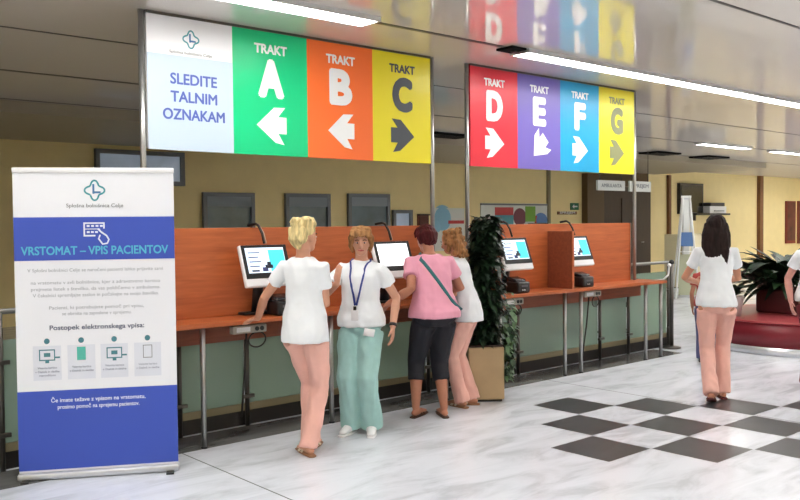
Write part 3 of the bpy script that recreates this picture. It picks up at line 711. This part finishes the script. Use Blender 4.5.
# ------------------------------------------------------------------ people
def remesh(bm, vox, sm=2):
    me = bpy.data.meshes.new('rm'); bmesh.ops.recalc_face_normals(bm, faces=bm.faces); bm.to_mesh(me); bm.free()
    o = bpy.data.objects.new('rm', me); C.objects.link(o)
    md = o.modifiers.new('r', 'REMESH'); md.mode = 'VOXEL'; md.voxel_size = vox
    dg = bpy.context.evaluated_depsgraph_get(); m2 = bpy.data.meshes.new_from_object(o.evaluated_get(dg))
    bpy.data.objects.remove(o); bpy.data.meshes.remove(me)
    b2 = B(); b2.from_mesh(m2); bpy.data.meshes.remove(m2)
    for _ in range(sm): bmesh.ops.smooth_vert(b2, verts=b2.verts, factor=.5, use_axis_x=True, use_axis_y=True, use_axis_z=True)
    return b2
def folds(bm, amp, sc, seed, ridged=True):
    bm.normal_update()
    off = V((seed * 7.3, seed * 3.1, seed * 1.7))
    mv = []
    for v in bm.verts:
        q = V((v.co.x * sc[0], v.co.y * sc[1], v.co.z * sc[2])) + off
        n = noise.noise(q)
        if ridged: n = .5 - abs(n) * 2
        n += .5 * noise.noise(q * 2.3)
        mv.append(v.co + v.normal * (n * amp))
    for v, c in zip(bm.verts, mv): v.co = c
def ik(a, b, l1, l2, pole):
    d = b - a; L_ = d.length
    if L_ > (l1 + l2) * .995: b = a + d * ((l1 + l2) * .995 / L_); d = b - a; L_ = d.length
    x = (l1 * l1 - l2 * l2 + L_ * L_) / (2 * L_); h = math.sqrt(max(0, l1 * l1 - x * x))
    t = d.normalized(); pp = pole - t * pole.dot(t); pp.normalize()
    return a + t * x + pp * h, b
SKIN = {}
def skin(c): return mat('skin_%d_%d_%d' % c, c, .5, noise_amt=.05, noise_scale=14)
M_eye = mat('eye_white', (206, 196, 188), .3); M_iris = mat('iris_brown', (50, 36, 28), .3); M_lip = mat('lip', (176, 84, 80), .45); M_brow = mat('eyebrow', (96, 70, 48), .8)

def person(label, pos, heading, H, sk, top, bottom, hair, shoes, arms, legs, lean=(0, 0), head=(0, 0, 0), group=None, shirt_z=.80, sleeve=.55, build=1.0, capri=None, hairmat=None, neckline=1.395, extra=None, ease=1.0, hipw=1.0):
    s = H / 1.65
    root = thing('person', label, 'person', (pos[0], pos[1], 0), rad(heading - 90), group)
    inv = (Matrix.Translation(V((pos[0], pos[1], 0))) @ Matrix.Rotation(rad(heading - 90), 4, 'Z')).inverted()
    def loc(p): return (inv @ V(p)) / s
    bd = build
    def sp(z):
        t = min(1.3, max(0, (z - .92) / .48)); t = t * t * (3 - 2 * t) if t < 1 else t
        return V((lean[0] * t, lean[1] * t, 0))
    SC = Matrix.Diagonal((s, s, s, 1))
    def fin(name, bm, m_, par, smooth=True):
        bmesh.ops.transform(bm, matrix=SC, verts=bm.verts); return obj(name, bm, m_, par, smooth)
    def rings(lst, k=1.0):
        return [V((0, yo, z)) + sp(z) for z, rx, ry, yo in lst], [(rx * k * bd, ry * k * bd) for z, rx, ry, yo in lst]
    FL = (V((1, 0, 0)), V((0, 1, 0)))
    torso = [(.82, .14, .10, -.01), (.90, .168 * hipw, .122, -.015), (.98, .155 * hipw, .112, -.008), (1.07, .128, .096, 0), (1.18, .138, .104, .008), (1.27, .148, .106, .008), (1.33, .145, .085, 0), (1.375, .10, .062, -.005), (1.41, .055, .052, -.005)]
    # ---- joints
    J = {}
    for sd, k in (('L', -1), ('R', 1)):
        sh = V((k * .158 * (1 + (bd - 1) * .6), 0, 1.325)) + sp(1.33)
        A = arms[sd]; wr = A['w'] if not A.get('world') else loc(A['w'])
        wr = V(wr); el, wr = ik(sh, wr, .275, .245, V(A.get('pole', (k * .5, -1, -.3))))
        J[sd] = (sh, el, wr, A)
    # ---- body
    bm = B()
    P, R_ = rings(torso, .87); add_tube(bm, P, R_, 20, flat=FL)
    nk = sp(1.42); hc = V((0, .018, 1.535)) + sp(1.5)
    Rh = Euler((rad(head[0]), rad(head[1]), rad(head[2])), 'XYZ').to_matrix()
    pv = V((0, 0, 1.44)) + sp(1.46); hc = pv + Rh @ (V((0, .022, .1)))
    add_tube(bm, [V((0, -.01, 1.34)) + sp(1.36), V((0, 0, 1.42)) + sp(1.43), hc + Rh @ V((0, -.025, -.03))], [.062, .05, .05], 14)
    def Hd(v): return hc + Rh @ V(v)
    add_ball(bm, Hd((0, -.012, .028)), (.072, .09, .086), Rh); add_ball(bm, Hd((0, .018, -.018)), (.062, .068, .078), Rh); add_ball(bm, Hd((0, .036, -.072)), (.042, .045, .036), Rh)
    add_tube(bm, [Hd((0, .078, .012)), Hd((0, .098, -.026)), Hd((0, .085, -.036))], [.008, .0125, .012], 8, round_ends=True)
    for k in (-1, 1): add_ball(bm, Hd((k * .071, -.008, -.012)), (.012, .02, .03), Rh, 10)
    for sd, k in (('L', -1), ('R', 1)):
        sh, el, wr, A = J[sd]
        sh = sh + V((-k * .008, 0, -.014)); add_ball(bm, sh, (.034, .034, .034)); g = bd
        mu = sh.lerp(el, .45); mf = el.lerp(wr, .3)
        add_tube(bm, [sh, mu, el, mf, wr], [.036 * g, .040 * g, .035 * g, .037 * g, .025], 12, round_ends=True)
        # hand
        d = V(A['d']).normalized() if 'd' in A else (wr - el).normalized()
        if A.get('world') and 'dw' in A: d = (inv.to_3x3() @ V(A['dw'])).normalized()
        nrm = V(A.get('n', (k, 0, 0))); nrm = (nrm - d * nrm.dot(d)).normalized()     # back of hand direction
        lat = d.cross(nrm).normalized() * (1 if A.get('thumb', 1) > 0 else -1)          # towards thumb
        pe = wr + d * .082
        add_tube(bm, [wr, wr + d * .03, pe], [(.024, .02), (.033, .016), (.038, .012)], 12, side=lat)
        cu = A.get('curl', .35)
        for f, (off, ln) in enumerate(((.029, .068), (.0095, .076), (-.0095, .070), (-.028, .055))):
            b0 = pe - d * .01 + lat * off; fan = lat * (off * .25)
            d1 = (d + fan * 3).normalized() - nrm * cu * .5; d1.normalize(); d2 = (d1 - nrm * cu * .9).normalized(); d3 = (d2 - nrm * cu * .9).normalized()
            p1 = b0 + d1 * (.01 + ln * .42); p2 = p1 + d2 * ln * .33; p3 = p2 + d3 * ln * .25
            add_tube(bm, [b0, p1, p2, p3], [.0088, .0082, .0075, .0062], 8, round_ends=True)
        b0 = wr + d * .025 + lat * .022; d1 = (d * .7 + lat * .75 - nrm * .25).normalized(); p1 = b0 + d1 * .038; d2 = (d * .95 + lat * .25 - nrm * .3).normalized(); p2 = p1 + d2 * .03
        add_tube(bm, [b0, p1, p2], [.012, .0095, .0075], 8, round_ends=True)
    LJ = {}
    for sd, k in (('L', -1), ('R', 1)):
        G = legs[sd]; hip = V((k * .085, -.005, .87)); an = V(G['a']); kn, an = ik(hip, an, .42, .405, V(G.get('pole', (0, 1, 0))))
        fd = V((math.sin(rad(G.get('foot', 0))), math.cos(rad(G.get('foot', 0))), 0)); pt = G.get('pitch', 0)
        LJ[sd] = (hip, kn, an, fd, pt)
        g = bd
        add_tube(bm, [hip, hip.lerp(kn, .4), kn, kn.lerp(an, .3), kn.lerp(an, .7), an], [.08 * g, .072 * g, .05 * g, .052 * g, .04 * g, .033], 14, round_ends=True)
        tp = V((0, 0, -math.sin(rad(pt)))) + fd * math.cos(rad(pt))
        heel = an - tp * .035 - V((0, 0, an.z * .5 if pt == 0 else .035)); 
        heel = an - tp * .03 + V((0, 0, -.042)); toe = an + tp * .155 + V((0, 0, -.05)); mid_ = an + tp * .07 + V((0, 0, -.036))
        sv = fd.cross(V((0, 0, 1)))
        add_tube(bm, [heel, an + tp * .02 + V((0, 0, -.035)), mid_, toe], [(.028, .026), (.033, .034), (.038, .026), (.034, .014)], 12, side=sv, round_ends=True)
    body = fin('body', remesh(bm, .0062, 2), skin(sk), root)
    # ---- face
    for k in (-1, 1):
        bm = B(); add_ball(bm, Hd((k * .028, .0735, .0)), (.0125, .0075, .006), Rh, 12); e_ = fin('eye', bm, M_eye, root)
        bm = B(); add_ball(bm, Hd((k * .028, .081, .0)), (.0062, .003, .0056), Rh, 10); fin('iris', bm, M_iris, e_)
        bm = B(); add_tube(bm, [Hd((k * .014, .084, .02)), Hd((k * .03, .082, .025)), Hd((k * .044, .07, .019))], .0035, 6); fin('eyebrow', bm, M_brow, root)
    bm = B(); add_tube(bm, [Hd((-.022, .072, -.062)), Hd((0, .082, -.06)), Hd((.022, .072, -.062))], [(.003, .004), (.006, .008), (.003, .004)], 8, round_ends=True); fin('lips', bm, M_lip, root)
    # ---- top
    tn, tm = top
    bm = B()
    e = ease
    sh_r = [(shirt_z, .196 * hipw * e, .165 * e, -.012), (shirt_z + .06, .196 * hipw * e, .162 * e, -.012), (.98, .178 * e, .14 * e, -.006), (1.07, .152 * e, .122 * e, 0), (1.18, .155 * e, .122 * e, .006), (1.27, .163, .122, .008), (1.33, .168, .10, 0), (1.365, .138, .078, -.005), (neckline, .085, .066, -.005)]
    P, R_ = rings(sh_r, 1.0); add_tube(bm, P, R_, 28, flat=FL)
    for sd in 'LR':
        sh, el, wr, A = J[sd]
        se = sh.lerp(el, sleeve); ins = sh.lerp(V((0, 0, 1.31)) + sp(1.31), .35)
        add_tube(bm, [ins, sh + V((0, 0, -.002)), sh.lerp(el, sleeve * .5), se], [.056 * bd, .058 * bd, .057 * bd, .061 * bd], 16)
    b2 = remesh(bm, .009, 3); folds(b2, tm.get('fold', .006), (9, 9, 6), sum(map(ord, tn + label)) % 13 + 1)
    bv = BVHTree_.FromBMesh(b2)
    def drape(pts, off=.004):                 # lay a strap on the shirt's surface
        out = []
        for q in pts:
            q = V(q); ax = V((0, 0, q.z)) + sp(q.z); d = V((q.x, q.y, 0)).normalized()
            h = bv.ray_cast(ax + d * .6, -d)[0]
            out.append((h if h is not None else ax + V((q.x, q.y, 0))) + d * off)
        return out
    shirt = fin(tn, b2, tm['m'], root)
    # ---- trousers
    pant, pm, rr, zend = bottom
    bm = B()
    pel = [(.79, .12, .095, -.012), (.84, .16 * hipw, .125, -.012), (.91, .18 * hipw, .135, -.016), (.98, .168 * hipw, .122, -.008), (1.04, .145, .108, 0)]
    P, R_ = rings(pel, 1.02); add_tube(bm, P, R_, 24, flat=FL)
    for sd in 'LR':
        hip, kn, an, fd, pt = LJ[sd]
        if zend is None:
            e_ = an.lerp(kn, -.07); pts = [hip + V((0, 0, -.05)), hip.lerp(kn, .35), hip.lerp(kn, .7), kn, kn.lerp(an, .35), kn.lerp(an, .7), e_]; fr = e_
        else:
            e_ = kn.lerp(an, zend); pts = [hip + V((0, 0, -.05)), hip.lerp(kn, .35), hip.lerp(kn, .7), kn, kn.lerp(e_, .5), e_]
        add_tube(bm, pts, [r * bd for r in rr[:len(pts)]], 18, side=V((1, 0, 0)))
    b2 = remesh(bm, .0095, 2); folds(b2, pm.get('fold', .006), (13, 13, 4.5), sum(map(ord, label)) % 17 + 1)
    for v in b2.verts:                        # trousers stay under the shirt
        if v.co.z > shirt_z - .004:
            ax = V((0, 0, v.co.z)) + sp(v.co.z); d = v.co - ax; d.z = 0; L_ = d.length
            if L_ < 1e-4: continue
            d /= L_; zz = max(v.co.z, shirt_z + .012)
            h = bv.ray_cast(V((ax.x, ax.y, zz)) + d * .6, -d)[0]
            if h is not None:
                r_ = math.hypot(h.x - ax.x, h.y - ax.y) - .010
                if L_ > r_: v.co = ax + d * r_
    pants = fin(pant, b2, pm['m'], root)
    # ---- hair
    bm = B(); hair(bm, Hd, Rh)
    b2 = remesh(bm, .006, 1); folds(b2, .005, (34, 34, 9), 5); fin('hair', b2, hairmat, root)
    # ---- shoes
    for sd in 'LR':
        hip, kn, an, fd, pt = LJ[sd]
        tp = V((0, 0, -math.sin(rad(pt)))) + fd * math.cos(rad(pt)); sv = fd.cross(V((0, 0, 1)))
        up_ = V((0, 0, 1)) * math.cos(rad(pt)) + fd * math.sin(rad(pt))
        kind, smats = shoes
        bm = B()
        base = an - up_ * .074
        add_tube(bm, [base - tp * .062, base + tp * .0, base + tp * .1, base + tp * .19], [(.030, .012), (.036, .012), (.043, .011), (.030, .009)], 14, side=sv, round_ends=True)
        if kind == 'sandal':
            so = fin('sandal', bm, smats[0], root)
            bm = B()
            add_tube(bm, [an + tp * .1 - up_ * .068 + sv * .042, an + tp * .095 - up_ * .03, an + tp * .1 - up_ * .068 - sv * .042], [(.016, .005)] * 3, 8, side=tp)
            add_tube(bm, [an + tp * .05 - up_ * .066 + sv * .04, an + tp * .045 - up_ * .008, an + tp * .05 - up_ * .066 - sv * .04], [(.012, .005)] * 3, 8, side=tp)
            fin('strap', bm, smats[1], so)
        else:
            so = fin('shoe', bm, smats[0], root)
            bm = B(); add_tube(bm, [an - tp * .05 - up_ * .04, an - up_ * .02, an + tp * .07 - up_ * .034, an + tp * .16 - up_ * .052], [(.034, .036), (.04, .046), (.044, .034), (.034, .018)], 14, side=sv, round_ends=True)
            fin('upper', remesh(bm, .007, 2), smats[1], so)
            bm = B()
            for q in range(3): add_tube(bm, [an + tp * (.05 + q * .025) - up_ * (.002 + q * .008) + sv * .022, an + tp * (.055 + q * .025) - up_ * (-.004 + q * .008), an + tp * (.05 + q * .025) - up_ * (.002 + q * .008) - sv * .022], .004, 6)
            fin('laces', bm, M_white, so)
    if extra: extra(dict(drape=drape, root=root, fin=fin, Hd=Hd, sp=sp, J=J, loc=loc, s=s, LJ=LJ))
    return root

def hm(name, c1): return mat(name, c1, .6, 0, .2, noise_amt=.45, noise_scale=14, stretch=(3, 3, .5))
SALMON = dict(m=mat('salmon_cotton', (234, 180, 166), .8, noise_amt=.05, noise_scale=9, sheen=.1), fold=.008)
TEALP = dict(m=mat('mint_cotton', (160, 202, 198), .8, noise_amt=.06, noise_scale=9, sheen=.1), fold=.008)
BLACKP = dict(m=mat('black_jersey', (24, 24, 34), .75), fold=.004)
WHITE = dict(m=mat('white_cotton', (234, 238, 242), .8, noise_amt=.02, noise_scale=8, sheen=.1), fold=.009)
PINK = dict(m=mat('pink_cotton', (232, 160, 182), .8, noise_amt=.05, noise_scale=8, sheen=.1), fold=.006)
STRAIGHT = [.098, .094, .082, .073, .070, .072, .076]
LOOSE = [.1, .098, .09, .084, .08, .084, .092]
M_tansole = mat('tan_sole', (150, 108, 76), .6); M_beistrap = mat('cream_strap', (232, 214, 190), .5); M_brnsole = mat('dark_brown_sole', (74, 48, 38), .6); M_brnstrap = mat('brown_strap', (98, 64, 46), .5); M_redsole = mat('maroon_sole', (92, 34, 34), .6)

# --- woman with raised blonde hair
def hair_blonde(bm, Hd, Rh):
    add_ball(bm, Hd((0, -.02, .045)), (.08, .09, .08), Rh); add_ball(bm, Hd((0, -.055, .01)), (.068, .055, .075), Rh)
    add_ball(bm, Hd((.012, .0, .09)), (.066, .07, .055), Rh); add_ball(bm, Hd((.0, -.06, .085)), (.06, .05, .05), Rh)
    for k in range(16):
        a = k * 2 * PI / 16; add_tube(bm, [Hd((.055 * math.cos(a), -.02 + .06 * math.sin(a), .075)), Hd((.07 * math.cos(a), -.025 + .08 * math.sin(a), .125)), Hd((.085 * math.cos(a), -.03 + .09 * math.sin(a), .12 - .02 * (k % 3)))], [.022, .017, .008], 8, round_ends=True)
    for k in range(7):
        x = (k - 3) * .016; add_tube(bm, [Hd((x * 1.3, -.085, .05)), Hd((x, -.1, -.02)), Hd((x * .6, -.075, -.075 - .01 * (k % 2)))], [.02, .018, .008], 8, round_ends=True)
p1 = on_z(307, 453, 0); wl = on_z(258, 318, .965)
def extra1(E):
    sp = E['sp']
person('woman seen from behind with raised blonde hair, white shirt and salmon trousers, hand on counter', (p1.x, p1.y), 26, 1.70, (206, 150, 122), ('shirt', WHITE), ('trousers', SALMON, STRAIGHT, None), hair_blonde,
       ('sandal', (M_tansole, M_beistrap)),
       {'L': dict(w=wl, world=True, dw=(-.2, 1, -.25), n=(0, 0, 1), thumb=-1, pole=(-.3, -1, -.6), curl=.3), 'R': dict(w=(-.04, .25, 1.08), pole=(.75, -.7, -.7), n=(1, 0, 0), curl=.5)},
       {'L': dict(a=(-.02, .09, .082), foot=-8), 'R': dict(a=(.045, -.05, .082), foot=-52)}, lean=(-.015, .01), head=(-2, 0, -16), hairmat=hm('hair_blonde', (216, 196, 142)), shirt_z=.80, ease=.97, hipw=1.0, build=.93)

# --- woman with lanyard
def hair_bob(bm, Hd, Rh):
    add_ball(bm, Hd((0, -.025, .045)), (.09, .095, .088), Rh); add_ball(bm, Hd((0, -.06, -.01)), (.08, .055, .095), Rh)
    for k in (-1, 1):
        add_tube(bm, [Hd((k * .05, .05, .09)), Hd((k * .082, .035, .035)), Hd((k * .084, .005, -.03)), Hd((k * .07, -.02, -.08))], [.026, .024, .018, .01], 8, round_ends=True)
    for k in range(9):
        x = (k - 4) * .0145; add_tube(bm, [Hd((x * 1.0, .02, .105)), Hd((x * 1.15, .074, .08)), Hd((x * 1.3 + .006, .088, .05 + .006 * (k % 3)))], [.024, .021, .011], 8, round_ends=True)
p2 = on_z(362, 432, 0)
def extra2(E):
    fin, root, sp = E['fin'], E['root'], E['sp']
    M_lan = mat('blue_lanyard', (44, 62, 140), .5)
    bm = B()
    for k in (-1, 1):
        pts = [V((k * .075, -.02, 1.405)), V((k * .078, .075, 1.36)), V((k * .06, .134, 1.27)), V((k * .032, .146, 1.15)), V((0.0, .146, 1.03))]
        pts = [pts[0] + sp(1.4)] + E['drape']([(k * .085, .03, 1.385), (k * .078, .06, 1.372), (k * .07, .08, 1.355), (k * .06, .1, 1.33), (k * .053, .12, 1.27), (k * .04, .13, 1.2), (k * .025, .14, 1.12), (k * .006, .146, 1.04)], .003)
        add_tube(bm, pts, [(.009, .003)] * 9, 8, side=V((1, 0, 0)))
    ly = fin('lanyard', bm, M_lan, root)
    bm = B(); add_box(bm, V((0, .152, 1.02)), (.022, .012, .03)); fin('clip', bm, M_black, ly)
    bm = B(); add_box(bm, V((0, .155, .965)), (.06, .006, .085), bev=.002); fin('badge', bm, M_white, ly)
    bm = B(); add_box(bm, V((-.115, .148, .83)), (.085, .006, .06), rot=Matrix.Rotation(rad(-12), 3, 'Y') @ Matrix.Rotation(rad(25), 3, 'Z')); lab(fin('pocket_card', bm, M_white, root), 'white card clipped at trouser pocket')
    sh, el, wr, A = E['J']['L']; q = el.lerp(wr, .93)
    bm = B(); t = (wr - el).normalized(); add_tube(bm, [q - t * .012, q + t * .012], .033, 14); fin('bracelet', bm, M_black, root)
person('woman facing us in white shirt and mint trousers wearing blue lanyard, one hand raised', (p2.x, p2.y), 214, 1.64, (204, 150, 124), ('shirt', WHITE), ('trousers', TEALP, LOOSE, None), hair_bob,
       ('shoe', (M_white, mat('white_sneaker', (236, 238, 240), .5))),
       {'R': dict(w=at_depth(337, 284, depth(p2) - .30), world=True, pole=(1, -.2, -1), dw=(.12, -.02, 1), n=(.5, .8, 0), thumb=-1, curl=.15), 'L': dict(w=(-.275, .03, .865), pole=(-.6, -1, 0), d=(-.02, .15, -1), n=(-1, 0, 0), thumb=1, curl=.4)},
       {'L': dict(a=(-.085, .0, .08), foot=-14), 'R': dict(a=(.075, .02, .08), foot=12)}, lean=(-.01, .0), head=(-3, 0, 16), hairmat=hm('hair_honey', (150, 108, 68)), shirt_z=.865, ease=1.02, extra=extra2)

# --- woman in pink
def hair_short_red(bm, Hd, Rh):
    add_ball(bm, Hd((0, -.022, .042)), (.083, .095, .085), Rh); add_ball(bm, Hd((0, -.062, -.01)), (.07, .05, .075), Rh)
    for k in range(12):
        a = PI * (k / 11) + PI; add_tube(bm, [Hd((.06 * math.cos(a), -.02 + .06 * math.sin(a), .08)), Hd((.083 * math.cos(a), -.03 + .085 * math.sin(a), .02)), Hd((.07 * math.cos(a), -.03 + .08 * math.sin(a), -.05))], [.022, .02, .01], 8, round_ends=True)
    for k in range(5): add_tube(bm, [Hd(((k - 2) * .022, .03, .1)), Hd(((k - 2) * .026, .07, .075)), Hd(((k - 2) * .026, .08, .045))], [.02, .016, .008], 8, round_ends=True)
p3 = on_z(435, 416.5, 0); w3 = on_z(387, 305, .985)
def extra3(E):
    fin, root, sp = E['fin'], E['root'], E['sp']
    bm = B()
    pts = [(-.1, -.075, 1.355), (-.085, -.1, 1.33), (-.06, -.13, 1.28), (-.02, -.14, 1.22), (.02, -.148, 1.16), (.06, -.146, 1.1), (.1, -.14, 1.03), (.14, -.12, .97), (.18, -.06, .92)]
    P = [V((-.055, .07, 1.385)) + sp(1.38), V((-.085, .0, 1.405)) + sp(1.4)] + E['drape'](pts, .006)
    add_tube(bm, P, [(.017, .006)] * len(P), 8, side=V((.7, 0, .7)))
    lab(fin('bag_strap', bm, mat('teal_strap', (44, 110, 112), .6), root), 'teal cross-body bag strap')
person('woman in pink shirt and black cropped leggings with short dark red hair at the counter', (p3.x, p3.y), 66, 1.66, (176, 116, 90), ('shirt', PINK), ('leggings', BLACKP, [.1, .094, .08, .07, .066, .064], .42), hair_short_red,
       ('sandal', (M_brnsole, M_brnstrap)),
       {'L': dict(w=w3, world=True, dw=(-.25, .6, -.7), n=(0, .3, 1), thumb=-1, pole=(-.5, -.5, -1), curl=.4), 'R': dict(w=(.12, .30, 1.06), pole=(1, -.3, -.8), n=(1, 0, 0), curl=.4)},
       {'L': dict(a=(-.16, .04, .08), foot=45), 'R': dict(a=(.07, -.04, .08), foot=5)}, lean=(-.01, .09), head=(-20, 0, 10), hairmat=hm('hair_dark_red', (70, 16, 20)), shirt_z=.86, build=1.13, ease=1.02, hipw=1.02, extra=extra3)

# --- woman with curly light brown hair
def hair_curly(bm, Hd, Rh):
    r = random.Random(3)
    add_ball(bm, Hd((0, -.03, .03)), (.09, .095, .09), Rh); add_ball(bm, Hd((0, -.07, -.06)), (.088, .055, .1), Rh); add_ball(bm, Hd((0, -.075, -.12)), (.075, .045, .06), Rh)
    for k in range(70):
        a = r.uniform(0, 2 * PI); z = r.uniform(-.17, .1); q = V((.085 * math.cos(a), -.04 + .08 * math.sin(a), z))
        if q.y > .02: continue
        add_ball(bm, Hd(q), r.uniform(.016, .028), n=8)
p4 = on_z(467, 406, 0)
person('woman with long curly light brown hair, white shirt and salmon trousers beside the planter', (p4.x, p4.y), 120, 1.62, (196, 138, 108), ('shirt', WHITE), ('trousers', SALMON, STRAIGHT, None), hair_curly,
       ('sandal', (M_tansole, M_beistrap)),
       {'L': dict(w=(-.12, .30, 1.09), pole=(-.35, -1, -.5), n=(-1, 0, 0), curl=.4), 'R': dict(w=(-.02, .30, 1.10), pole=(1.2, -.2, -.5), n=(1, 0, 0), curl=.4)},
       {'L': dict(a=(-.07, .03, .08), foot=30), 'R': dict(a=(.07, -.03, .08), foot=-10)}, lean=(0, .09), head=(-16, 0, -10), hairmat=hm('hair_light_brown', (150, 106, 66)), shirt_z=.80, build=.95, ease=.92, sleeve=.48)

# --- walking woman
def hair_long(bm, Hd, Rh):
    add_ball(bm, Hd((0, -.022, .035)), (.09, .098, .092), Rh)
    add_tube(bm, [Hd((0, -.035, .04)), Hd((0, -.07, -.06)), Hd((0, -.085, -.16)), Hd((.01, -.095, -.22)), Hd((.03, -.1, -.255))], [(.1, .06), (.122, .058), (.126, .048), (.105, .034), (.055, .018)], 16, side=V((1, 0, 0)))
    for k in range(9): add_tube(bm, [Hd(((k - 4) * .022, -.08, -.1)), Hd(((k - 4) * .022 + .005, -.11, -.2)), Hd(((k - 4) * .019 + .014, -.11, -.28 - .02 * (k % 3)))], [.018, .016, .006], 8, round_ends=True)
p5 = on_z(716, 400, 0)
person('woman walking away with long dark hair, white tunic and salmon trousers on the tiled floor', (p5.x, p5.y), 36, 1.72, (198, 140, 112), ('tunic', WHITE), ('trousers', SALMON, STRAIGHT, None), hair_long,
       ('sandal', (M_redsole, M_brnstrap)),
       {'L': dict(w=(-.14, .30, 1.04), pole=(-1, -.6, -.8), n=(-1, 0, 0), curl=.5), 'R': dict(w=(.07, .34, 1.06), pole=(.8, -.3, -1), n=(1, 0, 0), curl=.5)},
       {'L': dict(a=(-.06, -.14, .105), foot=10, pitch=18), 'R': dict(a=(.07, .10, .08), foot=-6)}, lean=(0, .02), head=(0, 0, -6), hairmat=hm('hair_black_brown', (34, 20, 18)), shirt_z=.845, ease=.98, hipw=1.0, build=.9)

# --- person half hidden behind her
p6 = on_z(706, 362, 0)
person('person in red top and blue jeans mostly hidden behind the walking woman', (p6.x, p6.y), 30, 1.27, (170, 116, 92), ('top', dict(m=mat('red_cotton', (168, 66, 60), .8), fold=.005)), ('jeans', dict(m=mat('blue_denim', (86, 88, 130), .8, noise_amt=.1, noise_scale=20), fold=.005), STRAIGHT, None), hair_short_red,
       ('shoe', (M_black, mat('grey_shoe', (70, 72, 84), .6))),
       {'L': dict(w=(-.2, .06, .84), pole=(-.4, -1, 0), n=(-1, 0, 0)), 'R': dict(w=(.22, .06, .84), pole=(.4, -1, 0), n=(1, 0, 0))},
       {'L': dict(a=(-.075, .02, .08)), 'R': dict(a=(.075, -.02, .08))}, hairmat=hm('hair_brown', (60, 40, 30)), shirt_z=.86, build=.92)
# --- person cut by the right edge
d7 = ray(817, 250); d7.z = 0
p7 = d7 * 8.4
person('person in white shirt and dark red skirt-like trousers cut off at right picture edge', (p7.x, p7.y), 215, 1.66, (206, 146, 134), ('shirt', WHITE), ('trousers', dict(m=mat('wine_cotton', (116, 40, 50), .8), fold=.006), STRAIGHT, None), hair_bob,
       ('shoe', (M_black, mat('black_shoe', (40, 36, 38), .6))),
       {'R': dict(w=(.24, .03, .86), pole=(.5, -1, 0), n=(1, 0, 0), thumb=-1), 'L': dict(w=(-.22, .05, .86), pole=(-.4, -1, 0), n=(-1, 0, 0))},
       {'L': dict(a=(-.075, .02, .08)), 'R': dict(a=(.075, -.02, .08))}, hairmat=MATS['hair_brown'], shirt_z=.86)

# ------------------------------------------------------------------ world
w = bpy.data.worlds.new('world'); S.world = w; w.use_nodes = True
w.node_tree.nodes['Background'].inputs['Color'].default_value = (.9, .95, 1, 1); w.node_tree.nodes['Background'].inputs['Strength'].default_value = .3
